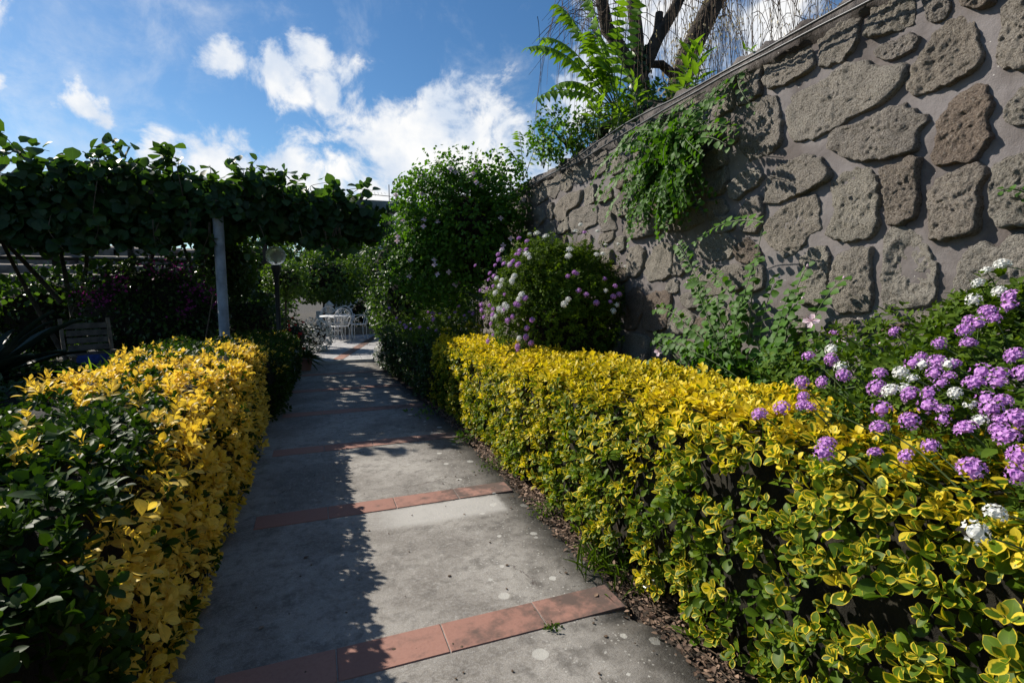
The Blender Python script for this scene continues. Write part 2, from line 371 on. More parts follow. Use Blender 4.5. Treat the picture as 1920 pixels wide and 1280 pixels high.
L_DEAD = leaf_mat('dead_leaf', (.10, .06, .04), (.30, .20, .14), tr=.1, rough=.8, warm=(1, 1, 1))
L_STRAW = leaf_mat('straw', (.30, .24, .13), (.55, .47, .30), tr=.4, rough=.7, warm=(1, 1, .8))
L_AGAVE = leaf_mat('agave_leaf', (.018, .035, .028), (.035, .06, .045), tr=.02, rough=.5)

# ------------------------------------------------------------------ leaves
def template(prof, fold=.12, curl=.15):
    """leaf of unit length and half-width; prof: half widths at stations between stalk and tip"""
    n = len(prof); ys = np.linspace(0, 1, n+2)
    v = [[0, 0, 0]]; e = [.35]
    for y, w_ in zip(ys[1:-1], prof):
        z = -curl*y*y
        v += [[-w_, y, z+fold*w_], [0, y, z], [w_, y, z+fold*w_]]; e += [1, 0, 1]
    v.append([0, 1, -curl]); e.append(1)
    f = [[0, 2, 1], [0, 3, 2]]
    for i in range(n-1):
        a = 1+3*i
        f += [[a, a+1, a+4], [a, a+4, a+3], [a+1, a+2, a+5], [a+1, a+5, a+4]]
    a = 1+3*(n-1); tip = len(v)-1
    f += [[a, a+1, tip], [a+1, a+2, tip]]
    return np.array(v, float), np.array(f), np.array(e, float)
T_OBO = template([.55, 1.0, .85], .11, .16)
T_OBO5 = template([.40, .76, .98, 1.0, .72], .10, .16)
T_OBO2 = template([1.0], .09, .10)
T_ROUND = template([.8, 1.0, .72], .14, .10)
T_ROUND2 = template([1.0, .85], .12, .08)
T_OVATE = template([1.0, .75], .08, .15)
T_LANCE = template([.8, 1.0, .55], .05, .25)
T_QUAD = (np.array([[0, 0, 0], [-1, .5, .1], [0, 1, -.1], [1, .5, .1]], float), np.array([[0, 2, 1], [0, 3, 2]]), np.array([.3, 1, 1, 1.]))
class Leaves:
    def __init__(s): s.a = {k: [] for k in 'PTNLWtyo'}
    def add(s, P, T, N, L, W, tint, yel=0.0, outer=1.0):
        n = len(P)
        for k, v in zip('PTN', (P, T, N)): s.a[k].append(np.asarray(v, float))
        for k, v in zip('LWtyo', (L, W, tint, yel, outer)): s.a[k].append(np.broadcast_to(np.asarray(v, float), (n,)))
    def done(s):
        for k in s.a: setattr(s, k, np.concatenate(s.a[k]))
        s.T = unit(s.T); s.N = unit(s.N - (s.N*s.T).sum(1, keepdims=True)*s.T)
        return s
    def keep(s, m):
        for k in 'PTNLWtyo': setattr(s, k, getattr(s, k)[m])
        return s
def leaf_arrays(lv, tm):
    tv, tf, te = tm; n = len(lv.P); k = len(tv)
    B = np.cross(lv.T, lv.N)
    V = lv.P[:, None] + lv.L[:, None, None]*(tv[None, :, 0:1]*(lv.W[:, None, None]*B[:, None]) + tv[None, :, 1:2]*lv.T[:, None] + tv[None, :, 2:3]*lv.N[:, None])
    F = (tf[None] + (np.arange(n)*k)[:, None, None]).reshape(-1, 3)
    LD = np.stack([np.broadcast_to(te, (n, k)), np.broadcast_to(lv.t[:, None], (n, k)), np.broadcast_to(lv.y[:, None], (n, k))], -1)
    return V.reshape(-1, 3), F, LD.reshape(-1, 3)
FW = np.array([math.sin(YAW)*math.cos(PITCH), math.cos(YAW)*math.cos(PITCH), -math.sin(PITCH)])
RT = np.array([math.cos(YAW), -math.sin(YAW), 0]); UP = np.cross(RT, FW)
def in_view(P):
    v = P - CAM; z = v @ FW
    return (z > .2) & (np.abs(v @ RT) < .98*z) & (np.abs(v @ UP) < .66*z), z
PIECES = {}
def piece_mesh(name, tm, mat, t, y):
    tb = round(float(t)*3)/3; yb = round(float(y)*5)/5; key = (id(tm), mat.name, tb, yb)
    if key not in PIECES:
        tv, tf, te = tm
        PIECES[key] = mesh(name, tv, tf, mat, True, {'ld': np.stack([te, te*0+tb, te*0+yb], -1)})
    return PIECES[key]
def plant_leaves(root, lv, tm, mat, far=None, fardist=5.5, near=None, neardist=2.8, nparts=300, name='leaf', massname='leaves', prefer=None):
    """the leaves that show largest become parts of their own, the rest one mass"""
    vis, z = in_view(lv.P)
    score = np.where(vis, lv.L/np.maximum(z, .3), 0)*lv.o
    if prefer is not None: score = score*prefer
    idx = np.argsort(-score)[:nparts] if nparts else np.array([], int)
    idx = idx[score[idx] > 0] if len(idx) else idx
    off = WLOC[root]
    for i in idx:
        B = np.cross(lv.T[i], lv.N[i]); L = lv.L[i]
        o = bpy.data.objects.new(name, piece_mesh(name, near or tm, mat, lv.t[i], lv.y[i]))
        M = np.eye(4); M[:3, 0] = B*L*lv.W[i]; M[:3, 1] = lv.T[i]*L; M[:3, 2] = lv.N[i]*L; M[:3, 3] = lv.P[i]-off
        o.parent = root; o.matrix_local = Matrix(M.tolist()); COL.objects.link(o)
    rest = np.ones(len(lv.P), bool); rest[idx] = False
    lv.keep(rest)
    if far is not None:
        d = np.linalg.norm(lv.P - CAM, axis=1); import copy
        l2 = copy.copy(lv); l1 = copy.copy(lv); nd_ = neardist if near else 0.0; l0 = copy.copy(lv); l0.keep(d < nd_); l1.keep((d >= nd_) & (d < fardist)); l2.keep(d >= fardist)
        sets = [(l0, near), (l1, tm), (l2, far)]
    else: sets = [(lv, tm)]
    Vs = []; Fs = []; Ls = []; n = 0
    for l, m_ in sets:
        if not len(l.P): continue
        V, F, LD = leaf_arrays(l, m_); Vs.append(V); Fs.append(F+n); Ls.append(LD); n += len(V)
    if n: mk(massname, np.concatenate(Vs), np.concatenate(Fs), mat, root, True, {'ld': np.concatenate(Ls)}, 'stuff')
def rand_dirs(n):
    return unit(rng.normal(size=(n, 3)))
def perp(A):
    r = rand_dirs(len(A)); return unit(np.cross(A, r))
def add_shoots(lv, P, A, L, yel, tint, nodes=3, outer=1.0, wid=.30, spread=(72, 30)):
    """shoots with opposite, crossed leaf pairs; upper pairs smaller and more upright"""
    n = len(P); L = np.broadcast_to(L, (n,)); yel = np.broadcast_to(yel, (n,)); outer = np.broadcast_to(outer, (n,))
    E1 = perp(A); E2 = np.cross(A, E1)
    for k in range(nodes):
        f = k/max(nodes-1, 1); th0 = R(spread[0]+(spread[1]-spread[0])*f)
        for s in (0, 1):
            ph = k*math.pi/2 + s*math.pi + rng.normal(0, .28, n)
            th = th0 + rng.normal(0, .22, n)
            Rd = E1*np.cos(ph)[:, None] + E2*np.sin(ph)[:, None]
            T = A*np.cos(th)[:, None] + Rd*np.sin(th)[:, None]
            N = A*np.sin(th)[:, None] - Rd*np.cos(th)[:, None] + rng.normal(0, .18, (n, 3))
            Lk = L*(1-.38*f)*rng.uniform(.78, 1.15, n)
            ykk = np.clip(yel + (.22*(f-.4) + rng.normal(0, .09, n))*np.clip(yel*5, 0, 1), 0, 1)
            lv.add(P + A*(L*(.30*k))[:, None] + Rd*.002, T, N, Lk, wid*rng.uniform(.88, 1.15, n), np.clip(tint + rng.normal(0, .22, n), 0, 1), ykk, outer)

# ================================================================== THE SETTING
def sheet(name, x0, x1, y0, y1, z, mat, nx=2, ny=2, amp=0.0, seed=0):
    xs = np.linspace(x0, x1, nx); ys = np.linspace(y0, y1, ny); X, Y = np.meshgrid(xs, ys)
    P = np.stack([X, Y, X*0], -1).reshape(-1, 3)
    if amp: P[:, 2] = fbm(P*3.0, 3, seed)*2*amp
    P[:, 2] += z
    i = np.arange(ny-1)[:, None]*nx; j = np.arange(nx-1)[None]
    F = np.stack([i+j, i+j+1, i+nx+j+1, i+nx+j], -1).reshape(-1, 4)
    return P, F
g = mk('ground', *sheet('ground', -400, 400, -400, 500, -.06, DARKSOIL), DARKSOIL, kind='structure')
b = mk('planting_bed', *sheet('bed', 1.0, 2.9, -3, 11.2, -.035, SOIL, 60, 320, .02, 3), SOIL, kind='structure')
# path slab with a crumbling planted edge
ys = np.linspace(-3, 11.25, 420)
rx = 1.42 - np.clip((ys-5.5)/5, 0, 1)*.22 + .10*fbm(np.stack([ys*1.3, ys*0, ys*0], -1), 3, 5) + .05*fbm(np.stack([ys*6, ys*0, ys*0+3], -1), 3, 6)
rx -= .05*np.exp(-((ys-1.93)/.05)**2)
lx = -.62 + 0*ys
cols = 10
V = []
for k in range(cols):
    f = k/(cols-1); V.append(np.stack([lx+(rx-lx)*f, ys, np.zeros_like(ys) - (.012 if k == cols-1 else 0)], -1))
V.append(np.stack([rx+.01, ys, ys*0-.07], -1))
V = np.stack(V, 1); ny, nx = V.shape[:2]
i = np.arange(ny-1)[:, None]*nx; j = np.arange(nx-1)[None]
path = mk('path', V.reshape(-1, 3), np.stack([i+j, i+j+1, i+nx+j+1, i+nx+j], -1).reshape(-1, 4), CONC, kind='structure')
# terracotta tile bands across the path, each tile a piece
for by in (.55, 2.1, 3.65, 5.2, 6.75, 8.3, 9.85):
    for k in range(4):
        x0 = -.43 + .46*k; x1 = x0+.455
        rr = float(np.interp(by, ys, rx)) - .03
        if x0 > rr-.08: continue
        x1 = min(x1, rr)
        dz = rng.uniform(0, .0015); v, f = bevbox(x0, x1, by-.10, by+.10, -.03, .0045+dz, .003)
        a = rng.normal(0, .004); v[:, 1] += (v[:, 0]-x0)*a
        mk('terracotta_tile', v, f, TERRA, path, False)
# paved court beyond the path, one low step up, with a pale edging and a tile strip
patio = mk('patio', *box(-3.2, 3.4, 11.36, 18.6, -.05, .05), PALE, kind='structure')
for k in range(6):
    v, f = bevbox(-3.2+k*1.1, -3.2+k*1.1+1.094, 11.22, 11.36, -.05, .062, .006); mk('edging_stone', v, f, PALE, patio, False)
def strip_x(y): return .28 + (y-11.4)*.26
for r_ in range(9):
    for c_ in range(8):
        y0 = 11.37+r_*.8; x0 = -3.2+c_*.82 + (.4 if r_ % 2 else 0)
        v, f = bevbox(x0, min(x0+.81, 3.4), y0, y0+.79, .03, .056+rng.uniform(0, .002), .004); mk('paving_slab', v, f, PATIO, patio, False)
for k in range(14):
    y0 = 11.40+k*.46; q = strip_x(y0), strip_x(y0+.45)
    v, f = bevbox(0, .22, y0, y0+.45, .05, .063, .003); v[:, 0] += np.interp(v[:, 1], [y0, y0+.45], q); mk('terracotta_tile', v, f, TERRA, patio, False)

# upper terrace behind the wall
WAL = R(2.3); WO = np.array([2.7, 0, 0]); WU = np.array([math.sin(WAL), math.cos(WAL), 0]); WN = np.array([-math.cos(WAL), math.sin(WAL), 0])
def wp(s, z, off=0.0):
    s = np.asarray(s, float); z = np.asarray(z, float); off = np.asarray(off, float)
    return WO + s[..., None]*WU + off[..., None]*WN + np.stack([s*0, s*0, z+s*0], -1)
v, f = sheet('t', 0, 1, 0, 1, 0, SOIL, 40, 60)
Q = wp(-4 + 14*v[:, 1], 2.98 + .10*fbm(v*[12, 30, 1], 3, 9) + v[:, 0]*.5, -.35 - v[:, 0]*7)
mk('upper_terrace', Q, f, SOIL, kind='structure')

# ------------------------------------------------------------------ stone wall
STONES = [
[2.67,3.04,2.52,3.06,2.36,3.02,2.33,2.95,2.30,2.85,2.37,2.83,2.51,2.82,2.61,2.84,2.66,2.90],
[2.30,3.09,2.22,3.10,2.15,3.12,2.10,3.12,2.04,3.09,2.03,2.99,2.04,2.89,2.05,2.84,2.12,2.81,2.19,2.81,2.26,2.84,2.28,2.94],
[1.97,3.09,1.75,2.98,1.75,2.88,1.75,2.83,1.82,2.83,1.92,2.85,1.98,2.88,1.98,2.92,1.96,2.98],
[1.94,2.78,1.91,2.80,1.83,2.79,1.76,2.79,1.72,2.75,1.73,2.71,1.78,2.70,1.85,2.70,1.91,2.74],
[1.72,2.96,1.61,2.90,1.59,2.83,1.60,2.79,1.65,2.79,1.68,2.81,1.70,2.87],
[1.66,2.73,1.62,2.76,1.55,2.77,1.51,2.76,1.49,2.70,1.47,2.64,1.45,2.58,1.47,2.52,1.50,2.50,1.57,2.49,1.65,2.48,1.72,2.50,1.75,2.55,1.73,2.63,1.69,2.67],
[1.38,2.72,1.34,2.73,1.29,2.72,1.27,2.45,1.32,2.46,1.36,2.48,1.39,2.51,1.39,2.61],
[2.46,2.74,2.29,2.74,2.16,2.76,2.09,2.78,2.00,2.76,1.97,2.71,1.88,2.67,1.79,2.67,1.75,2.63,1.78,2.57,1.79,2.54,1.86,2.51,1.97,2.50,2.09,2.48,2.17,2.45,2.29,2.44,2.41,2.45,2.46,2.53,2.47,2.66],
[2.15,2.41,2.13,2.45,2.05,2.44,1.94,2.44,1.85,2.47,1.77,2.46,1.69,2.39,1.65,2.39,1.66,2.35,1.70,2.32,1.70,2.22,1.76,2.22,1.85,2.22,1.97,2.24,2.09,2.29,2.15,2.36],
[1.61,2.33,1.56,2.39,1.51,2.44,1.47,2.44,1.42,2.41,1.40,2.33,1.41,2.27,1.39,2.21,1.42,2.15,1.45,2.12,1.52,2.12,1.59,2.13,1.62,2.16,1.61,2.24],
[1.35,2.31,1.31,2.37,1.26,2.39,1.25,2.22,1.30,2.23,1.34,2.25],
[2.76,2.79,2.65,2.80,2.57,2.76,2.54,2.67,2.52,2.58,2.52,2.46,2.59,2.44,2.72,2.43,2.78,2.43,2.87,2.55,2.84,2.70],
[2.90,3.06,2.79,3.06,2.70,3.04,2.71,2.92,2.70,2.83,2.79,2.81,2.90,2.83],
[1.54,2.88,1.42,2.81,1.42,2.76,1.47,2.76,1.53,2.80],
[2.62,2.26,2.51,2.34,2.34,2.35,2.23,2.31,2.21,2.27,2.15,2.23,2.16,2.18,2.24,2.14,2.38,2.12,2.52,2.10,2.60,2.12],
[2.14,2.16,2.08,2.19,1.95,2.20,1.90,2.15,1.88,2.07,1.86,2.01,1.87,1.94,1.86,1.87,1.91,1.83,2.01,1.82,2.09,1.84,2.15,1.88,2.12,1.96,2.13,2.05],
[1.86,2.18,1.80,2.18,1.72,2.19,1.67,2.18,1.68,2.10,1.67,2.01,1.67,1.91,1.73,1.88,1.79,1.88,1.81,1.96,1.83,2.08,1.85,2.14],
[1.62,2.00,1.58,2.06,1.50,2.09,1.45,2.10,1.40,2.07,1.39,2.04,1.42,1.99,1.41,1.91,1.40,1.82,1.44,1.80,1.51,1.79,1.59,1.79,1.60,1.90],
[1.36,2.06,1.31,2.09,1.24,2.11,1.21,1.81,1.25,1.81,1.31,1.81,1.35,1.87,1.36,1.97],
[2.62,1.92,2.59,1.99,2.48,2.06,2.34,2.09,2.24,2.10,2.21,2.01,2.21,1.90,2.29,1.87,2.31,1.82,2.38,1.77,2.46,1.76,2.53,1.81,2.58,1.86],
[2.33,1.73,2.26,1.78,2.16,1.79,2.13,1.75,2.13,1.67,2.14,1.58,2.13,1.50,2.19,1.46,2.29,1.47,2.33,1.53,2.30,1.63],
[2.09,1.63,2.06,1.72,2.00,1.76,1.92,1.77,1.89,1.76,1.88,1.67,1.86,1.58,1.85,1.50,1.87,1.44,1.94,1.43,2.03,1.42,2.07,1.46],
[1.80,1.77,1.78,1.86,1.74,1.86,1.69,1.82,1.64,1.79,1.59,1.72,1.56,1.64,1.55,1.56,1.55,1.50,1.61,1.47,1.70,1.45,1.78,1.45,1.80,1.53,1.80,1.65],
[1.46,1.65,1.42,1.71,1.38,1.75,1.32,1.72,1.28,1.77,1.20,1.77,1.18,1.47,1.30,1.46,1.39,1.41,1.43,1.44,1.46,1.52],
[2.10,1.36,1.98,1.39,1.88,1.38,1.84,1.35,1.88,1.30,2.07,1.29,2.11,1.32],
[1.72,1.29,1.68,1.38,1.63,1.43,1.56,1.44,1.53,1.40,1.48,1.35,1.44,1.30,1.44,1.23,1.54,1.20,1.69,1.19,1.72,1.23],
[2.44,1.36,2.33,1.39,2.25,1.37,2.23,1.30,2.36,1.25,2.45,1.28],
[3.96,1.81,3.86,1.91,3.71,1.94,3.62,1.89,3.59,1.79,3.60,1.68,3.72,1.64,3.90,1.63,3.99,1.69],
[4.31,1.93,4.13,1.95,4.02,1.88,4.02,1.76,4.12,1.68,4.30,1.69],
[3.56,1.85,3.42,1.89,3.35,1.81,3.36,1.72,3.47,1.67,3.57,1.67],
[3.97,1.47,3.82,1.53,3.64,1.51,3.59,1.46,3.61,1.33,3.64,1.23,3.80,1.17,3.96,1.20,4.00,1.33],
[3.60,1.34,3.41,1.38,3.28,1.33,3.30,1.22,3.47,1.18,3.60,1.21],
[2.95,2.27,2.87,2.35,2.72,2.36,2.66,2.30,2.69,2.25,2.79,2.22,2.86,2.18,2.94,2.21],
[2.84,2.07,2.77,2.15,2.67,2.17,2.63,2.09,2.64,2.00,2.69,1.94,2.79,1.95,2.85,2.00],
[4.29,2.15,4.09,2.17,3.85,2.17,3.74,2.09,3.84,2.04,4.08,2.03,4.25,2.04],
[3.29,1.91,3.14,1.97,2.97,1.96,2.88,1.87,2.94,1.78,3.11,1.77,3.27,1.82],
[3.30,1.71,3.11,1.74,3.00,1.69,2.99,1.53,3.12,1.50,3.30,1.57],
[4.32,1.51,4.11,1.56,4.01,1.48,4.02,1.32,4.13,1.19,4.31,1.16],
[3.18,2.21,3.03,2.21,2.96,2.13,3.01,2.08,3.15,2.08],
[3.72,2.18,3.46,2.23,3.25,2.17,3.23,2.08,3.42,2.03,3.67,2.05],
[3.21,2.41,3.01,2.43,2.97,2.33,3.03,2.25,3.18,2.26],
[2.88,1.85,2.75,1.89,2.66,1.83,2.62,1.74,2.74,1.73,2.84,1.75],
[6.92,2.97,6.63,3.01,6.35,2.98,6.38,2.77,6.68,2.73,6.98,2.82],
[6.30,2.95,5.97,2.99,5.94,2.80,6.10,2.72,6.29,2.78],
[5.89,2.99,5.58,3.00,5.60,2.78,5.74,2.74,5.89,2.79],
[5.51,2.99,5.17,2.99,5.16,2.77,5.37,2.77,5.51,2.82],
[5.13,2.99,4.79,2.98,4.75,2.80,4.93,2.77,5.12,2.78],
[6.91,2.69,6.56,2.67,6.46,2.49,6.68,2.43,6.88,2.50],
[6.35,2.65,6.15,2.67,6.12,2.51,6.23,2.46,6.40,2.51],
[6.07,2.61,5.69,2.69,5.33,2.67,5.37,2.53,5.69,2.50,5.73,2.42,5.96,2.41,6.07,2.47],
[5.26,2.68,5.00,2.68,4.98,2.50,5.15,2.48,5.28,2.51],
[4.92,2.58,4.67,2.59,4.63,2.48,4.77,2.47,4.92,2.48],
[5.59,2.46,5.28,2.48,4.98,2.45,4.95,2.27,5.19,2.24,5.36,2.20,5.58,2.23],
[6.40,2.40,6.15,2.43,6.03,2.27,6.20,2.26,6.40,2.29],
[5.93,2.36,5.68,2.42,5.61,2.27,5.78,2.25,5.95,2.24],
[4.88,2.38,4.63,2.40,4.59,2.26,4.52,2.15,4.80,2.16,4.86,2.26],
[4.83,2.13,4.59,2.14,4.58,2.06,4.76,2.02,4.85,2.04],
[4.33,2.19,4.10,2.23,4.04,2.10,4.21,2.04,4.39,2.10],
[4.56,2.40,4.28,2.39,4.22,2.27,4.46,2.27,4.59,2.32],
[4.68,2.87,4.45,2.88,4.36,2.80,4.45,2.71,4.64,2.71],
[4.24,2.83,4.04,2.83,4.01,2.69,4.17,2.65],
[4.29,2.61,4.01,2.61,3.95,2.46,4.22,2.44],
[3.94,2.31,3.74,2.32,3.71,2.20,3.91,2.17],
[3.22,3.07,2.97,3.06,2.94,2.95,2.95,2.82,3.12,2.82,3.23,2.91],
[3.55,3.05,3.31,3.05,3.28,2.90,3.49,2.87],
[3.93,2.69,3.58,2.68,3.55,2.48,3.86,2.49],
[3.49,2.78,3.25,2.77,3.19,2.61,3.43,2.61]
]
wall = thing('stone_wall', 'tall rubble wall of rough tuff stones set in grey mortar', 'wall', (2.7, 3.0, -.05))
ns, nz = 300, 70
S, Z = np.meshgrid(np.linspace(-4, 10.0, ns), np.linspace(-.1, 3.08, nz)); q = np.stack([S, Z, S*0], -1)
off = .035*fbm(q*3, 3, 31) + .012*fbm(q*12, 2, 32)
i = np.arange(nz-1)[:, None]*ns; j = np.arange(ns-1)[None]
front = (wp(S.ravel(), Z.ravel(), off.ravel()), np.stack([i+j, i+ns+j, i+ns+j+1, i+j+1], -1).reshape(-1, 4))
bv, bf = box(-4, 10.0, -.1, 3.06, -.55, -.05)
back = (wp(bv[:, 0], bv[:, 1], bv[:, 2]), bf)
ev, ef = box(9.9, 10.03, -.1, 3.08, -.55, .05); end = (wp(ev[:, 0], ev[:, 1], ev[:, 2]), ef)
mk('mortar', *join([front, back, end]), MORTAR, wall)
# rough mortar capping
nc = 900; sv = np.linspace(-4, 10.05, nc)
rough = lambda sd, a, fr: 1.0*a*fbm(np.stack([sv*fr*1.5, sv*0+sd, sv*0], -1), 4, 40+sd)
rows = [(2.97+rough(1, .10, 3), .0+0*sv), (3.0+rough(1, .08, 3), .030+rough(2, .07, 5)), (3.04+rough(3, .05, 7), .038+rough(4, .09, 6)), (3.085+rough(9, .08, 6), .030+rough(10, .10, 9)),
        (3.12+rough(5, .14, 5), .0+rough(6, .08, 7)), (3.14+rough(7, .14, 6), -.12+0*sv), (3.12+rough(8, .08, 5), -.35+0*sv), (2.9+0*sv, -.56+0*sv)]
V = np.concatenate([wp(sv, a, b_) for a, b_ in rows]); i = np.arange(len(rows)-1)[:, None]*nc; j = np.arange(nc-1)[None]
mk('capping', V, np.stack([i+j, i+nc+j, i+nc+j+1, i+j+1], -1).reshape(-1, 4), CAPMORTAR, wall)
def stone_mesh(poly, nang, rings, seed, proud):
    p = np.array(poly, float).reshape(-1, 2); c = p.mean(0)
    for _ in range(2):
        pn = np.roll(p, -1, 0); cr = p[:, 0]*pn[:, 1]-pn[:, 0]*p[:, 1]; A_ = cr.sum()/2
        c = ((p+pn)*cr[:, None]).sum(0)/(6*A_)
    d = p-c; an = np.arctan2(d[:, 1], d[:, 0]); o = np.argsort(an); an = an[o]; rd = np.linalg.norm(d[o], axis=1)
    a = np.linspace(-math.pi, math.pi, nang, endpoint=False)
    # edge points by walking straight between corners
    ax = np.concatenate([an-2*math.pi, an, an+2*math.pi]); px_ = np.tile(rd*np.cos(an), 3); py_ = np.tile(rd*np.sin(an), 3)
    ex = np.interp(a, ax, px_); ey = np.interp(a, ax, py_)
    ring = np.stack([ex, ey], -1); ring = .12*np.roll(ring, 1, 0)+.76*ring+.12*np.roll(ring, -1, 0)
    sz = rd.mean()
    ring *= (1.055 if seed < 127 else 1.10)*(1 + .22*fbm(np.stack([np.cos(a)*7, np.sin(a)*7, a*0+seed], -1), 3, seed+50) + .10*fbm(np.stack([np.cos(a)*2.2, np.sin(a)*2.2, a*0+seed], -1), 3, seed))[:, None]
    ts = np.concatenate([[1.03, 1.0, .985, .94], np.linspace(.84, 0.0, rings)])
    hs = np.concatenate([[-.04, .30*proud, .82*proud, .98*proud], proud*(1+0*np.linspace(.84, 0, rings))])
    q = c + ring[None]*ts[:, None, None]; h = np.repeat(hs[:, None], nang, 1)
    q3 = np.concatenate([q, h[..., None]*0+seed*.37], -1)
    tilt = rng.normal(0, .05, 2)
    rg = .050*fbm(q3*6, 2, seed) + .018*fbm(q3*[22, 34, 20], 2, seed+3) + .022*fbm(q3*58, 2, seed+4)
    rg = rg + 0
    h = h + np.where(hs[:, None] > .2*proud, rg + (q-c)@tilt, 0)
    P = wp(q[..., 0].ravel(), q[..., 1].ravel(), h.ravel())
    n = len(ts); i = np.arange(n-1)[:, None]*nang; j = np.arange(nang)[None]; k = (j+1) % nang
    return P, np.stack([i+j, i+nang+j, i+nang+k, i+k], -1).reshape(-1, 4)
GS, GZ = np.meshgrid(np.arange(-4, 10, .03), np.arange(0, 3.1, .03)); occ = np.zeros(GS.shape, bool)
def pip(p):
    p = np.array(p).reshape(-1, 2); ins = np.zeros(GS.shape, bool)
    for a, b_ in zip(p, np.roll(p, -1, 0)):
        cnd = ((a[1] > GZ) != (b_[1] > GZ)) & (GS < (b_[0]-a[0])*(GZ-a[1])/(b_[1]-a[1]+1e-12)+a[0]); ins ^= cnd
    return ins
for k, p in enumerate(STONES):
    v, f = stone_mesh(p, 84 if k < 27 else 48, 20 if k < 27 else 10, 100+k, rng.uniform(.016, .038))
    mk('stone', v, f, STONE, wall); occ |= pip(p)
k = 0; z = .1
while z < 2.9:
    hh = rng.uniform(.24, .36); s = -3.9
    while s < 9.8:
        w_ = rng.uniform(.26, .52)
        a = np.linspace(0, 2*math.pi, 9, endpoint=False)+.3; r_ = 1/np.maximum(np.abs(np.cos(a)), np.abs(np.sin(a)))**.8
        pl = np.stack([s+w_/2+.42*w_*r_*np.cos(a)*rng.uniform(.88, 1.08, 9), z+hh/2+.42*hh*r_*np.sin(a)*rng.uniform(.88, 1.08, 9)], -1)
        m_ = (GS > pl[:, 0].min()-.03) & (GS < pl[:, 0].max()+.03) & (GZ > pl[:, 1].min()-.03) & (GZ < pl[:, 1].max()+.03)
        if pl[:, 1].max() < 2.98 and not occ[m_].any() and not (s > 7.6 and z > 1.2):
            v, f = stone_mesh(pl.ravel(), 28, 6, 300+k, rng.uniform(.025, .045)); mk('stone', v, f, STONE, wall); k += 1; occ |= pip(pl)
        s += w_ + .04
    z += hh + .03
for it_ in range(3600):
    w_ = rng.uniform(.15, .30); hh = rng.uniform(.13, .22); s = rng.uniform(2.55, 9.3); z = rng.uniform(.8, 2.75)
    if it_ >= 2600: w_ = rng.uniform(.2, .42); hh = rng.uniform(.18, .3); s = rng.uniform(-3.8, .95); z = rng.uniform(.1, 2.7)
    a = np.linspace(0, 2*math.pi, 9, endpoint=False)+.3; r_ = 1/np.maximum(np.abs(np.cos(a)), np.abs(np.sin(a)))**.8
    pl = np.stack([s+w_/2+.44*w_*r_*np.cos(a)*rng.uniform(.88, 1.08, 9), z+hh/2+.44*hh*r_*np.sin(a)*rng.uniform(.88, 1.08, 9)], -1)
    m_ = (GS > pl[:, 0].min()-.012) & (GS < pl[:, 0].max()+.012) & (GZ > pl[:, 1].min()-.012) & (GZ < pl[:, 1].max()+.012)
    if not occ[m_].any():
        v, f = stone_mesh(pl.ravel(), 28, 6, 600+k, rng.uniform(.02, .04)); mk('stone', v, f, STONE, wall); k += 1; occ |= pip(pl)
# two cables run along the capping
for nm, z0, ph, lab in (('cable', 3.055, .0, 'upper of two dark cables running along the top of the stone wall'),
                        ('cable', 3.005, 1.7, 'lower of two dark cables running along the top of the stone wall')):
    s_ = np.linspace(-3.8, 9.4, 140)
    zz = z0 + .018*np.sin(s_*1.9+ph) + .03*fbm(np.stack([s_*1.5, s_*0+ph, s_*0], -1), 2, 77) - np.clip(s_-4, 0, 9)*.016
    P = wp(s_, zz, .115 + .03*fbm(np.stack([s_*2, s_*0+ph, s_*0+5], -1), 2, 78))
    tag(mk(nm, *tube(P, .0085, 6), CABLE), lab, 'cable')
# long strap-like dry stem resting on the wall
P = np.concatenate([wp(np.array([s_]), np.array([z_]), np.array([.10])) for s_, z_ in ((1.765, 1.315), (1.70, 1.36), (1.63, 1.378), (1.555, 1.372), (1.49, 1.335), (1.42, 1.30))])
t_ = np.linspace(0, 1, 21); P = np.stack([np.interp(t_, np.linspace(0, 1, 6), P[:, k]) for k in range(3)], -1)
for _ in range(3): P[1:-1] = (P[:-2]+2*P[1:-1]+P[2:])/4
tag(mk('dry_stem', *tube(P, .009*np.sin(np.linspace(.15, 3.0, 21))**.6+.002, 7), TWIG), 'curved brown strap-like dry stem lying against the stone wall', 'dry stem')

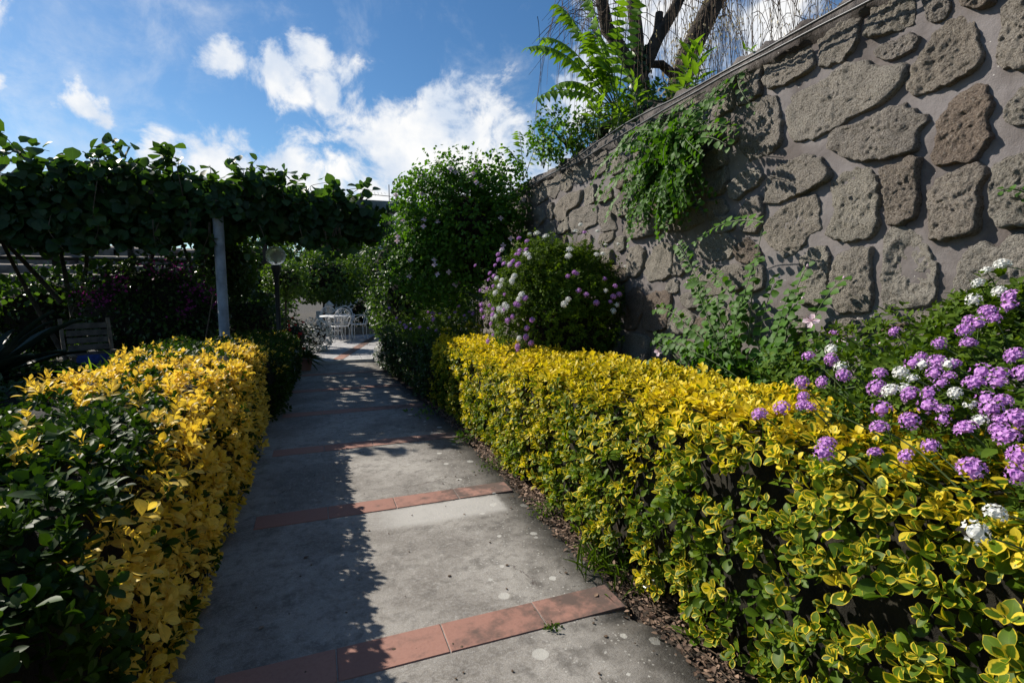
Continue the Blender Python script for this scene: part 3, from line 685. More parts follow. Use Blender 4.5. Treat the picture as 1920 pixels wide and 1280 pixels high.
# ================================================================== HEDGES
def hedge(name, label, y0, y1, xf, xb, ht, mat, nshoot, yel, side, Lm=.054, group=None, core_in=.11, wid=.30, ground=0.02, nparts=300, top_frac=.42, pref=None, gaps=None, core_top=None, spires=0, ends=(True, True)):
    """side +1: the path face looks toward +x, -1 toward -x. xf, xb, ht: functions of y. yel(P, face) -> yellowness"""
    ym = (y0+y1)/2
    root = thing(name, label, 'hedge', ((xf(ym)+xb(ym))/2, ym, 0), group)
    lv = Leaves()
    n = nshoot; y = rng.uniform(y0, y1, n); face = rng.choice(4, n, p=[.95-top_frac-.10, top_frac, .10, .05])
    F_, B_, H = xf(y), xb(y), ht(y)
    u_ = rng.uniform(0, 1, n)
    P = np.zeros((n, 3)); N = np.zeros((n, 3))
    m = face == 0; P[m] = np.stack([F_, y, ground + u_*(H-.02)], -1)[m]; N[m] = (side, 0, .10)
    m = face == 1; P[m] = np.stack([F_+(B_-F_)*u_, y, H], -1)[m]; N[m] = (0, 0, 1)
    m = face == 2; P[m] = np.stack([B_, y, .2 + u_*(H-.2)], -1)[m]; N[m] = (-side, 0, .1)
    m = face == 3; en = rng.choice([0, 1], n); P[m] = np.stack([F_+(B_-F_)*u_, np.where(en, y1, y0), rng.uniform(.1, 1, n)*H], -1)[m]; N[m] = np.stack([0*y, np.where(en, 1., -1.), 0*y+.1], -1)[m]
    N = unit(N)
    # round the shoulders and make the surface lumpy
    ctr = np.stack([(F_+B_)/2, y, H*.5], -1)
    hx = np.abs(P[:, 0]-ctr[:, 0])/np.maximum(np.abs(F_-B_)/2, .01); hz = np.clip((P[:, 2]-H*.5)/(H*.5), 0, 1)
    corner = np.clip(np.maximum(hx, 0)**6*np.maximum(hz, 0)**6, 0, 1)
    P -= np.stack([(P[:, 0]-ctr[:, 0])*.12*corner, y*0, H*.09*corner], -1)
    lump = .16*fbm(P*4.5, 3, 51) + .10*fbm(P*1.6, 2, 52) + .07*fbm(P*14, 2, 53)
    und = np.where(face == 0, -.05*np.clip(1-P[:, 2]/.15, 0, 1), 0)
    dep = np.where(rng.random(n) < .62, rng.uniform(0, .025, n), rng.uniform(.02, .14, n))
    P += N*(lump - dep + und)[:, None]
    A = unit(N*.75 + np.array([0, 0, .55]) + rng.normal(0, .42, (n, 3)) + np.where(face == 1, 0, 1)[:, None]*SUN*.15)
    L = Lm*rng.uniform(.72, 1.25, n)
    yl = yel(P, face, dep)
    if gaps:
        q = (fbm(P*7, 2, 87) > gaps) | (face != 0) | (dep > .05); P, A, L, yl, face, dep, N = P[q], A[q], L[q], yl[q], face[q], dep[q], N[q]; n = len(P)
    tint = np.clip(.5 + 1.1*fbm(P*3, 2, 60) + rng.normal(0, .1, n), 0, 1)
    outer = np.where((dep < .03), 1.0, .35)*np.where(face == 2, .1, 1)
    add_shoots(lv, P, A, L, yl, tint, 3, outer, wid)
    if spires:
        m = spires; y = rng.uniform(1.6, y1, m)**1.0; u_ = rng.uniform(.22, 1, m); P = np.stack([xf(y)+(xb(y)-xf(y))*u_, y, ht(y)-.02], -1)
        q = fbm(P*2.2, 3, 82) + .5*fbm(P*6, 2, 83) > -.08; P = P[q]; m = len(P)
        add_shoots(lv, P, unit(rng.normal(0, .22, (m, 3))+[.1, 0, 1]), Lm*rng.uniform(.9, 1.25, m), .85, np.clip(rng.normal(.6, .2, m), 0, 1), 6, 1.3, .24, (80, 25))
    lv.done()
    lv.keep(lv.P[:, 2] > .005)
    pf = pref(lv.P) if pref else None
    plant_leaves(root, lv, T_OBO, mat, T_OBO2, 5.0, T_OBO5, 2.7, nparts, prefer=pf)
    # solid dark core, added to block light and darken the gaps
    ny = 80; yy = np.linspace(y0+core_in, y1-core_in, ny); f_, b_, h_ = xf(yy)-side*core_in, xb(yy)+side*core_in, ht(yy)-(core_in if core_top is None else core_top)
    prof = []
    for fx, fz in ((0, 0), (0, .3), (0, .6), (.03, .92), (.12, 1), (.5, 1.0), (.88, 1), (.97, .92), (1, .6), (1, 0)):
        prof.append(np.stack([f_+(b_-f_)*fx, yy, .01+(h_-.01)*fz], -1))
    G = np.stack(prof, 1); q = G.reshape(-1, 3); q = q + .10*np.stack([fbm(q*5, 3, 71), fbm(q*5, 3, 72)*0, fbm(q*5, 3, 73)], -1)
    q[:, 2] = np.maximum(q[:, 2], -.03)
    k_ = G.shape[1]; i = np.arange(ny-1)[:, None]*k_; j = np.arange(k_-1)[None]
    F4 = np.stack([i+j, i+k_+j, i+k_+j+1, i+j+1], -1).reshape(-1, 4)
    caps = [np.arange(k_)[None, ::-1], (np.arange(k_)+(ny-1)*k_)[None]]
    mk('dark_core', q, [F4]+caps, HEDGECORE, root)
    # woody stems at the foot
    st = []
    for yq in np.arange(y0+.15, y1, .22):
        x_ = float(xf(np.array([yq]))[0]) - side*rng.uniform(.05, .12)
        st.append(tube(bez((x_-side*.08, yq, -.04), (x_-side*.05, yq+rng.normal(0, .03), .1), (x_, yq+rng.normal(0, .05), .2), (x_, yq+rng.normal(0, .08), .34), 6), np.linspace(.011, .005, 6), 5))
    mk('stems', *join(st), TWIG, root, kind='stuff')
    return root
cf = lambda c: (lambda y: np.asarray(y, float)*0+c)
# right hedge: variegated, gold on the sunlit top
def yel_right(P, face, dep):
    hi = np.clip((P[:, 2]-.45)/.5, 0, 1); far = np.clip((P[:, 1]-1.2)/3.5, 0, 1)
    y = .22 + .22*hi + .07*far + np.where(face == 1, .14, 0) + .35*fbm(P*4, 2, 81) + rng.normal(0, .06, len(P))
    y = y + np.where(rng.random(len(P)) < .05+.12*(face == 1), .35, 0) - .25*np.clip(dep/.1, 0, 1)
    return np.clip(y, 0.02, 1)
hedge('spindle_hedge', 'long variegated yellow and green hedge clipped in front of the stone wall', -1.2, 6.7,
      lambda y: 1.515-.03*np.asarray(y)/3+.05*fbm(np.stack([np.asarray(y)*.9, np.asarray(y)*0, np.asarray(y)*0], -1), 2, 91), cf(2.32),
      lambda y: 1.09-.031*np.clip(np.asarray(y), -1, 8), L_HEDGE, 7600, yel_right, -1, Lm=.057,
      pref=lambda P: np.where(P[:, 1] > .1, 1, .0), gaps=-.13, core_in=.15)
hedge('spindle_hedge', 'dark green shaded hedge beyond the yellow one, below the big caper bush', 6.75, 10.3,
      lambda y: 1.40-.075*(np.asarray(y)-6.7), cf(2.3), cf(.86), L_GREEN, 2600, lambda P, f, d: np.clip(rng.normal(.1, .1, len(P)), 0, .3), -1, Lm=.05, nparts=120)
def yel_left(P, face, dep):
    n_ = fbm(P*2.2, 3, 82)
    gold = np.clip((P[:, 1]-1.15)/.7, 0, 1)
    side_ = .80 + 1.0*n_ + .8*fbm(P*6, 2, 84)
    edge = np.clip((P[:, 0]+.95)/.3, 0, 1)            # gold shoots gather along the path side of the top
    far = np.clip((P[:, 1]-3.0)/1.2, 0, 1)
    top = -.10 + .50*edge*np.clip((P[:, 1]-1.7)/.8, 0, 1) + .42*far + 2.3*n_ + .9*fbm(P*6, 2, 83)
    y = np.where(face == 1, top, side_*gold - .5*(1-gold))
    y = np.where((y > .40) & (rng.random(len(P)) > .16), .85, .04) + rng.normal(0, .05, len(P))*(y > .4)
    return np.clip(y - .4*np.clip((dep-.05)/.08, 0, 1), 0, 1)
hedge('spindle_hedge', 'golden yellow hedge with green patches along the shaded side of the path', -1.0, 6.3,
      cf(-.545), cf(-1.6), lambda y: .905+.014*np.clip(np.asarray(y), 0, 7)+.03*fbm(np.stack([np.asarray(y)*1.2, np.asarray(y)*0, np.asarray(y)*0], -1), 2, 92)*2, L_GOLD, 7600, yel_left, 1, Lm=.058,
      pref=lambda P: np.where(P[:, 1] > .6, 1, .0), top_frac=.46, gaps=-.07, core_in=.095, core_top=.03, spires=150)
hedge('spindle_hedge', 'low dark green hedge between the golden hedge and the paved court', 6.45, 9.6,
      lambda y: -.44+.04*(np.asarray(y)-6.4), cf(-1.35), cf(.80), L_GOLD, 2300, lambda P, f, d: np.where((rng.random(len(P)) < .07) & (P[:, 2] > .55), .8, .05), 1, Lm=.052, nparts=120)

# ================================================================== FLOWERING LANTANAS
FRONT_PURPLE=[(1.99,1.10,1.36),(2.00,1.02,1.37),(1.92,1.11,1.32),(1.88,1.11,1.30),(1.90,1.05,1.31),(1.90,1.00,1.31),(1.81,1.17,1.26),(1.84,1.02,1.28),(1.74,1.13,1.22),(1.80,0.98,1.26),(1.73,1.02,1.22),(1.75,0.98,1.23),(1.71,0.96,1.20),(1.71,0.94,1.20),(1.66,1.06,1.17),(1.70,0.91,1.20),(1.63,0.96,1.16),(1.66,0.89,1.18),(1.58,1.01,1.13),(1.65,0.83,1.17),(1.56,0.86,1.12),(1.51,0.89,1.09),(1.53,0.75,1.10),(1.49,0.96,1.08),(1.77,0.85,1.24),(1.77,0.81,1.24),(1.87,0.87,1.30),(1.96,0.88,1.35),(1.89,0.83,1.31),(1.70,0.78,1.20),(1.67,0.77,1.18),(1.71,0.75,1.21),(1.65,0.74,1.17),(1.60,0.69,1.14),(1.55,0.67,1.11),(1.84,0.86,1.28),(1.74,0.82,1.22),(1.88,0.92,1.30),(1.84,0.98,1.28),(1.83,0.91,1.27),(1.51,1.39,1.09),(1.57,1.35,1.12),(1.64,1.32,1.16),(1.60,1.29,1.14),(1.60,1.26,1.14),(1.48,1.10,1.07),(1.44,1.08,1.05),(1.73,1.32,1.21),(1.70,1.38,1.20),(1.77,1.27,1.24),(1.99,1.48,1.37),(1.84,1.47,1.28),(1.85,1.38,1.28),(2.03,1.27,1.39),(2.00,1.10,1.37),(2.00,1.02,1.37),(2.07,1.07,1.41),(2.13,1.09,1.44),(2.17,1.06,1.47),(2.11,1.05,1.43),(2.21,1.02,1.49),(2.26,1.04,1.52),(2.13,1.02,1.45),(1.96,0.88,1.35)]
FRONT_WHITE=[(1.78,0.93,1.24),(1.74,0.87,1.22),(1.69,0.82,1.19),(1.88,1.08,1.30),(1.80,1.06,1.26),(1.76,1.06,1.23),(1.89,1.01,1.31),(1.73,1.08,1.22),(1.82,1.11,1.27),(2.42,1.20,1.62),(2.34,1.18,1.57),(2.29,1.09,1.54),(2.24,1.14,1.51),(2.46,1.17,1.64),(1.81,1.31,1.26),(1.90,1.42,1.31),(1.38,0.66,1.00),(1.43,0.65,1.04)]
MID_PURPLE=[(1.96,4.83,2.01),(1.93,4.57,1.96),(1.81,4.53,1.84),(1.82,4.49,1.84),(1.77,4.50,1.78),(1.74,4.50,1.74),(1.79,4.42,1.75),(1.88,4.47,1.88),(2.51,4.57,2.06),(2.93,4.32,1.75),(2.93,4.33,1.68),(2.97,4.29,1.70),(2.98,4.28,1.65),(2.43,4.07,1.62),(2.18,4.09,1.66),(2.10,4.10,1.64),(2.16,4.10,1.67),(2.23,4.02,1.49),(2.17,4.04,1.52),(2.57,4.06,1.49),(2.50,4.04,1.47),(2.46,4.02,1.43),(2.32,4.01,1.42),(1.78,4.24,1.46),(1.73,4.29,1.40),(1.72,4.30,1.41),(1.82,4.19,1.28),(1.79,4.23,1.21),(1.70,4.33,1.31),(1.79,4.25,1.13),(1.83,4.23,1.08),(1.75,4.34,1.05),(1.76,4.36,1.01),(2.53,4.06,1.56),(1.56,4.97,1.76),(1.81,4.90,1.91),(1.78,4.92,1.86),(1.73,4.76,1.80),(1.72,4.60,1.76),(1.66,4.81,1.68),(1.65,4.67,1.65),(1.63,4.76,1.62),(1.96,4.84,2.01),(1.84,4.52,1.87),(1.87,4.47,1.87),(1.78,4.42,1.74),(1.76,4.50,1.77),(1.69,4.75,1.75),(1.62,4.98,1.52),(1.60,4.72,1.54),(1.62,4.60,1.56),(1.58,4.82,1.39),(1.57,4.78,1.34),(1.57,4.72,1.28),(1.60,4.56,1.31),(1.59,4.58,1.23),(1.59,4.61,1.39),(1.61,4.58,1.13),(1.67,4.37,1.27),(1.70,4.33,1.30),(1.74,4.29,1.40),(1.78,4.25,1.46),(1.66,4.42,1.49),(1.82,4.19,1.28),(1.79,4.23,1.21),(1.79,4.25,1.14),(1.83,4.23,1.08),(1.75,4.34,1.04),(1.61,4.72,1.06),(1.60,4.54,1.36),(1.65,4.41,1.36)]
MID_WHITE=[(2.05,4.80,2.05),(2.06,4.65,2.04),(2.07,4.48,2.00),(2.18,4.23,1.87),(2.42,4.19,1.83),(2.50,4.22,1.84),(2.78,4.41,1.95),(2.47,4.57,2.13),(2.61,4.50,2.07),(2.85,4.39,1.74),(2.08,4.05,1.45),(2.05,4.06,1.41),(2.53,4.03,1.40),(2.49,4.02,1.35),(1.76,4.28,1.49),(1.74,4.29,1.45),(1.74,4.39,1.65),(1.72,4.40,1.61),(1.86,4.43,1.84),(2.66,4.44,1.94),(2.38,4.51,2.06),(2.15,4.19,1.81),(1.75,4.30,1.12),(2.42,4.03,1.52),(1.81,4.90,1.90),(1.87,4.40,1.83),(1.87,4.37,1.80),(1.65,4.60,1.63),(1.65,4.51,1.56),(1.72,4.39,1.59),(1.74,4.39,1.64),(1.62,4.54,1.50),(1.76,4.28,1.48),(1.74,4.29,1.44),(1.66,4.41,1.40),(1.67,4.38,1.38),(1.65,4.42,1.35),(1.63,4.46,1.36),(1.60,4.56,1.28),(1.61,4.51,1.30),(1.75,4.31,1.11),(1.74,4.51,1.75),(1.67,4.51,1.61)]
CAPER_TIPS=[(4.65,2.38,0.00),(4.67,2.53,0.00),(4.63,2.62,0.00),(4.41,2.68,0.00),(4.30,2.19,0.00),(4.28,2.81,0.00),(4.06,2.12,0.00),(3.85,1.94,0.00),(3.50,2.09,0.00),(3.29,2.02,0.00),(4.17,2.23,0.00),(4.13,2.87,0.00),(3.80,2.85,0.00),(2.65,2.46,0.00),(2.68,2.57,0.00),(2.84,2.82,0.00),(2.97,2.78,0.00),(3.04,2.11,0.00),(3.97,2.41,0.00),(3.71,2.28,0.00),(3.64,2.08,0.00),(3.42,1.94,0.00),(4.36,2.40,0.00),(3.51,2.83,0.00),(3.17,2.79,0.00)]
LOW_TIPS=[(3.53,1.12,0.00),(3.45,1.39,0.00),(3.16,1.88,0.00),(2.95,1.60,0.00),(2.83,1.66,0.00),(3.18,1.60,0.00),(2.48,1.49,0.00),(2.28,1.62,0.00),(2.09,1.68,0.00),(1.89,1.61,0.00),(2.05,1.50,0.00),(2.18,1.37,0.00),(1.78,1.29,0.00),(1.62,1.29,0.00),(1.93,1.22,0.00),(2.76,1.34,0.00),(2.99,1.25,0.00),(3.23,1.11,0.00),(2.37,1.75,0.00),(2.56,1.28,0.00),(2.21,1.22,0.00),(2.69,1.49,0.00),(2.43,1.49,0.00),(2.12,1.56,0.00)]

def head_mesh(mat, seed):
    r_ = np.random.default_rng(seed); n = (26, 24, 17, 12, 26, 21)[seed % 6]
    u_ = (np.arange(n)+.5)/n; ph = np.arccos(1-1.15*u_); th = np.arange(n)*2.39996 + r_.normal(0, .1, n)
    D = np.stack([np.sin(ph)*np.cos(th), np.sin(ph)*np.sin(th), np.cos(ph)], -1); parts = []
    for d in D:
        e1 = unit(np.cross(d, [.3, .2, .9])); e2 = np.cross(d, e1); a0 = r_.uniform(0, 6)
        ring = []
        for k in range(8):
            a = a0 + k*math.pi/4; rr = .30 if k % 2 == 0 else .17
            ring.append(d*(.93+.10*(k % 2 == 0)+r_.normal(0, .02)) + rr*(e1*math.cos(a)+e2*math.sin(a)))
        v = np.array([d*.88]+ring); f = np.array([[0, 1+k, 1+(k+1) % 8] for k in range(8)]); parts.append((v, f))
    cv, cf_ = blob((0, 0, .1), (.62, .62, .55), .05, 2, seed, 8, 5); parts.append((cv, cf_))
    v, f = join(parts); return mesh('flower_head', v, f, mat, False)
HP = [head_mesh(PURPLE, s) for s in range(6)]; HW = [head_mesh(WHITE, s+12) for s in range(6)]
def put_head(root, meshes, P, up, r_):
    o = bpy.data.objects.new('flower_head', meshes[rng.integers(len(meshes))])
    q = Vector(up).to_track_quat('Z', 'Y'); o.parent = root
    o.matrix_local = Matrix.LocRotScale(Vector(P - WLOC[root]), q, Vector((r_, r_, r_*rng.uniform(.7, 1.0)))); COL.objects.link(o)
def lantana_leaves(lv, P, A, L=.042, outer=1.0):
    add_shoots(lv, P, A, L*rng.uniform(.7, 1.3, len(P)), 0, np.clip(rng.normal(.55, .2, len(P)), 0, 1), 3, outer, .31, (80, 45))
def stalks(root, ends, starts, mat=GREENSTEM, r0=.0035):
    mk('stalks', *join([tube(bez(a, a*.6+b_*.4+[0, 0, .03], a*.3+b_*.7+[0, 0, .03], b_, 6), np.linspace(r0, r0*.5, 6), 4) for a, b_ in zip(starts, ends)]), mat, root, kind='stuff')
# near lantana, sprawling over the hedge from the foot of the wall
la = thing('lantana_bush', 'lilac and white lantana sprawling over the variegated hedge against the wall', 'lantana', (2.3, .9, 0))
lv = Leaves(); n = 2700
X = 1.55+1.08*rng.uniform(0, 1, n)**.5; Y = np.where(rng.random(n) < .75, rng.uniform(.1, 1.35, n), rng.uniform(.1, 2.1, n)); X = np.maximum(X, 1.5+.42*np.clip(Y-.95, 0, 9))
surf = 1.08+(X-1.55)*.54 - .26*np.clip(Y-1.1, 0, 9) + .16*fbm(np.stack([X*5, Y*5, X*0], -1), 3, 55) - .04
P = np.stack([X, Y, surf - np.abs(rng.normal(0, .09, n))], -1); P = P[X < 2.63]
lantana_leaves(lv, P, unit(rng.normal(0, .5, (len(P), 3)) + [-.35, 0, .8]), .040, np.where(P[:, 1] > .2, 1, .2))
heads = [(np.array(p), HP, .030) for p in FRONT_PURPLE] + [(np.array(p), HW, .029) for p in FRONT_WHITE]
for _ in range(34):
    x_ = rng.uniform(1.7, 2.6); heads.append((np.array([x_, rng.uniform(.0, .72), 1.12+(x_-1.55)*.56]), HP if rng.random() < .75 else HW, .029))
hp = np.array([p for p, _, _ in heads])
lantana_leaves(lv, hp - [0, 0, .05] + rng.normal(0, .02, hp.shape), unit(rng.normal(0, .4, hp.shape) + [0, 0, 1]), .036)
lv.done(); lv.keep(lv.P[:, 0] < 2.68)
plant_leaves(la, lv, T_OVATE, L_LANT, nparts=300)
for p, ms, r_ in heads: put_head(la, ms, p, unit(np.array([-.5, .1, .8])+rng.normal(0, .3, 3)), r_*rng.uniform(.6, 1.05))
stalks(la, hp, np.stack([np.clip(hp[:, 0]+rng.uniform(.05, .3, len(hp)), 1.6, 2.6), hp[:, 1]-rng.uniform(-.1, .3, len(hp)), hp[:, 2]-rng.uniform(.12, .3, len(hp))], -1))
# round lantana against the wall further along
lb = thing('lantana_bush', 'rounded lantana bush dotted with white and lilac flower heads, midway along the wall', 'lantana', (2.32, 4.75, 0))
c0 = np.array([2.32, 4.75, 1.30]); r0 = np.array([.70, .70, .74]); n = 9500
D = rand_dirs(n); D[:, 2] = np.where(rng.random(n) < .55, np.abs(D[:, 2]), D[:, 2])
rad = .93*(1 + .45*fbm(D*3.2, 3, 57))*np.where(rng.random(n) < .62, rng.uniform(.9, 1.04, n), np.where(rng.random(n) < .12, rng.uniform(1, 1.2, n), rng.uniform(.7, .95, n)))
P = c0 + D*r0*rad[:, None]; m_ = (P[:, 0] < 2.84)
lv = Leaves(); lantana_leaves(lv, P[m_], unit(D[m_]*.7+[0, 0, .5]+rng.normal(0, .5, (m_.sum(), 3))), .034, np.where(rad[m_] > .9, 1, .3))
hp = np.array(MID_PURPLE+MID_WHITE); lantana_leaves(lv, hp-unit(hp-c0)*.05, unit(hp-c0+rng.normal(0, .2, hp.shape)), .032)
lv.done(); lv.keep(lv.P[:, 0] < 2.86); plant_leaves(lb, lv, T_OVATE, L_LANT, T_QUAD, 4.6, nparts=200)
for p in MID_PURPLE: put_head(lb, HP, np.array(p)+unit(np.array(p)-c0)*.05+unit(CAM-np.array(p))*.03, unit(np.array(p)-c0+[-.2, 0, .4]), .024*rng.uniform(.75, 1.2))
for p in MID_WHITE: put_head(lb, HW, np.array(p)+unit(np.array(p)-c0)*.05+unit(CAM-np.array(p))*.03, unit(np.array(p)-c0+[-.2, 0, .4]), .029*rng.uniform(.75, 1.2))
v, f = blob(c0-[-.05, 0, .45], r0*[.62, .66, .85], .15, 2.2, 5); mk('dark_core', v, f, HEDGECORE, lb)  # dark body added inside the bush, standing for its inner shade
stalks(lb, hp, c0+(hp-c0)*.8)
# shaded lantana under the big bush
lc = thing('lantana_bush', 'sparse shaded lantana with small lilac heads behind the dark green hedge', 'lantana', (1.9, 7.9, 0))
n = 1500; P = np.stack([rng.uniform(1.25, 2.5, n), rng.uniform(6.9, 9.4, n), .75+np.abs(rng.normal(0, .22, n))], -1); P[:, 2] += (P[:, 0]-1.3)*.25
lv = Leaves(); lantana_leaves(lv, P, unit(rng.normal(0, .5, P.shape)+[-.3, -.2, .8]), .036); lv.done(); plant_leaves(lc, lv, T_QUAD, L_LANT, nparts=0)
n = 34; hp = np.stack([rng.uniform(1.15, 2.4, n), rng.uniform(6.6, 9.0, n), .9+np.abs(rng.normal(0, .2, n))], -1); hp[:, 2] += (hp[:, 0]-1.3)*.2
for p in hp: put_head(lc, HP, p, unit(np.array([-.4, -.3, .8])), .026)
stalks(lc, hp, hp-[-.1, 0, .3])

# ================================================================== CAPERS
def caper_stem(lv, a, b_, bow, n, L, tint, first=.18, face=None, taper=.45):
    """an arching stem with round leaves in two rows"""
    a, b_ = np.asarray(a, float), np.asarray(b_, float)
    pts = bez(a, a*.65+b_*.35+bow, a*.3+b_*.7+bow, b_, 24)
    t = np.linspace(first, 1, n); Q = np.stack([np.interp(t, np.linspace(0, 1, 24), pts[:, k]) for k in range(3)], -1)
    T = unit(np.gradient(Q, axis=0)); fc = np.asarray(face if face is not None else SUN*.6+np.array([-.5, -.35, .3]))
    sd = unit(np.cross(T, fc)); s = np.where(np.arange(n) % 2, 1., -1.)[:, None]
    lt = unit(sd*s*1.0 + T*.35 + rng.normal(0, .18, (n, 3)))
    lv.add(Q + sd*s*.006, lt, fc + rng.normal(0, .32, (n, 3)), L*(1-taper*t)*rng.uniform(.85, 1.12, n), .50*rng.uniform(.92, 1.05, n), np.clip(tint+rng.normal(0, .16, n), 0, 1), 0, 1)
    return tube(pts[::2], np.linspace(.0045, .0018, 12), 5)
CAPER_FLOWER = None
def caper_flower(root, P, up, s=.028):
    global CAPER_FLOWER
    if CAPER_FLOWER is None:
        parts = []
        for k in range(4):
            a = k*math.pi/2; d = np.array([math.cos(a), math.sin(a), 0]); e = np.array([-math.sin(a), math.cos(a), 0])
            parts.append((np.array([[0, 0, 0], d*.5-e*.4+[0, 0, .2], d*1.0-e*.25+[0, 0, .15], d*1.05+e*.25+[0, 0, .12], d*.5+e*.4+[0, 0, .2]]), np.array([[0, 1, 2], [0, 2, 3], [0, 3, 4]])))
        for k in range(14):
            a = k*2.4; d = np.array([math.cos(a)*.55, math.sin(a)*.55, 1.0]); parts.append(tube([(0, 0, 0), d*.5, d*1.1], .025, 3))
        CAPER_FLOWER = mesh('flower', *join(parts), BLUSH, False)
    o = bpy.data.objects.new('flower', CAPER_FLOWER); o.parent = root
    o.matrix_local = Matrix.LocRotScale(Vector(np.asarray(P)-WLOC[root]), Vector(up).to_track_quat('Z', 'Y'), Vector((s, s, s))); COL.objects.link(o)
def buds(root, pts, r_=.007):
    mk('flower_buds', *join([blob(p, (r_, r_, r_*1.4), .05, 2, 3, 7, 5) for p in pts]), BLUSH, root, kind='stuff')
# caper hanging from a crack high in the wall
ca = thing('caper_plant', 'caper bush hanging from the upper part of the stone wall', 'caper plant', tuple(wp(np.array(3.38), np.array(2.62), np.array(.03))))
lv = Leaves(); st = []; tipsP = []
base = lambda: wp(np.array(3.38+rng.normal(0, .07)), np.array(2.62+rng.normal(0, .08)), np.array(.03))
for s_, z_, _ in CAPER_TIPS:
    a = base(); b_ = wp(np.array(s_), np.array(z_), np.array(.20+rng.uniform(-.06, .10))); d = np.linalg.norm(b_-a); tipsP.append(b_)
    st.append(caper_stem(lv, a, b_, WN*.14+[0, 0, .06+.10*d], int(d/.032)+3, .064, .66, taper=.3))
for _ in range(120):
    a = base(); an_ = rng.uniform(0, 6.28); q_ = rng.uniform(.3, 1); s_ = 3.48 + .62*q_*math.cos(an_); z_ = 2.40 + .46*q_*math.sin(an_)
    b_ = wp(np.array(s_), np.array(z_), np.array(.08+rng.uniform(0, .26))); d = np.linalg.norm(b_-a)
    st.append(caper_stem(lv, a, b_, WN*.10+[0, 0, .04], int(d/.032)+3, .058, .50, taper=.3, face=unit(SUN*.5+WN*.5+rng.normal(0, .35, 3))))
for _ in range(26):
    a = wp(np.array(rng.uniform(2.75, 4.3)), np.array(3.02), np.array(.05)); b_ = a + WN*rng.uniform(.02, .12) + WU*rng.normal(.1, .25) + [0, 0, -rng.uniform(.1, .5)]
    st.append(caper_stem(lv, a, b_, WN*.08, 10, .050, .5))
lv.done(); plant_leaves(ca, lv, T_ROUND, L_CAPER, nparts=300)
mk('stems', *join(st), GREENSTEM, ca, kind='stuff'); buds(ca, tipsP[:8])
# caper growing up between hedge and wall
cb = thing('caper_plant', 'caper plant rising from behind the yellow hedge, long stems spread on the wall', 'caper plant', tuple(wp(np.array(2.40), np.array(.72), np.array(.2))))
lv = Leaves(); st = []; tipsP = []
for s_, z_, _ in LOW_TIPS:
    a = wp(np.array(2.42+rng.normal(0, .12)), np.array(.78), np.array(.20)); b_ = wp(np.array(s_), np.array(z_), np.array(.22+rng.uniform(-.05, .12))); d = np.linalg.norm(b_-a); tipsP.append(b_)
    st.append(caper_stem(lv, a, b_, WN*.10+[0, 0, .10+.12*d*(s_ > 2.6)], int(d/.038)+3, .072, .55, .1, taper=.35))
for _ in range(70):
    a = wp(np.array(2.42+rng.normal(0, .28)), np.array(.78), np.array(.2)); b_ = a + WU*rng.normal(.05, .40) + WN*rng.uniform(-.05, .25) + [0, 0, rng.uniform(.12, .55)]
    st.append(caper_stem(lv, a, b_, WN*.05+[0, 0, .08], 12, .068, .45, .1, taper=.3, face=unit(SUN*.5+WN*.5+rng.normal(0, .4, 3))))
# the long stem that arches over to the far side
a = wp(np.array(2.40), np.array(1.2), np.array(.3)); k_ = wp(np.array(2.38), np.array(1.95), np.array(.25)); b_ = wp(np.array(3.02), np.array(1.87), np.array(.25))
st.append(caper_stem(lv, a, k_, WN*.03, 9, .062, .3, .2)); st.append(caper_stem(lv, k_, b_, np.array([0, 0, .10]), 22, .058, .75, .02))
lv.done(); plant_leaves(cb, lv, T_ROUND, L_CAPER, nparts=300)
mk('stems', *join(st), GREENSTEM, cb, kind='stuff'); buds(cb, tipsP[:14])
for s_, z_ in ((1.72, 1.30), (3.30, 1.06), (1.95, 1.38)): caper_flower(cb, wp(np.array(s_), np.array(z_), np.array(.32)), unit(np.array([-.8, -.3, .5])), .040)
# small sprig in the joint low on the right
cs = thing('caper_sprig', 'small green sprig sprouting from a mortar joint of the wall', 'sprig', tuple(wp(np.array(1.22), np.array(1.90), np.array(.02))))
lv = Leaves(); a = wp(np.array(1.20), np.array(1.90), np.array(.02)); st = [caper_stem(lv, a, a+WN*.10+[.0, .08, .05], np.array([0, 0, .03]), 7, .04, .6), caper_stem(lv, a, a+WN*.12+[.0, -.05, .03], np.array([0, 0, .03]), 6, .04, .6)]
lv.done(); plant_leaves(cs, lv, T_ROUND, L_CAPER); mk('stems', *join(st), GREENSTEM, cs)
# the big caper at the far end of the wall
cc = thing('caper_plant', 'big billowing caper bush with pale pink flowers at the far end of the wall', 'caper plant', (2.5, 7.4, 2.2))
c0 = np.array([2.02, 7.35, 2.34]); r0 = np.array([1.00, .72, 1.02]); lv = Leaves(); st = []; ends = []
for k in range(420):
    d = rand_dirs(1)[0]
    if d[1] > .5: d[1] *= -1
    if d[2] < -.55 and rng.random() < .6: d[2] *= -1
    b_ = c0 + d*r0*(1+.65*fbm(d[None]*2.1, 2, 66)[0])*rng.uniform(.86, 1.08)
    if k % 4 == 0: b_ = np.array([1.48, 7.25, 1.92]) + d*[.52, .45, .58]
    a = c0 + (b_-c0)*.55 + [.08, 0, .10]; ln = np.linalg.norm(b_-a)
    st.append(caper_stem(lv, a, b_+[0, 0, .03], np.array([0, 0, .05]), int(ln/.026)+4, .052, .58, .1, face=unit(SUN*.5+d*.6+rng.normal(0, .3, 3)))); ends.append(b_+[0, 0, -.10])
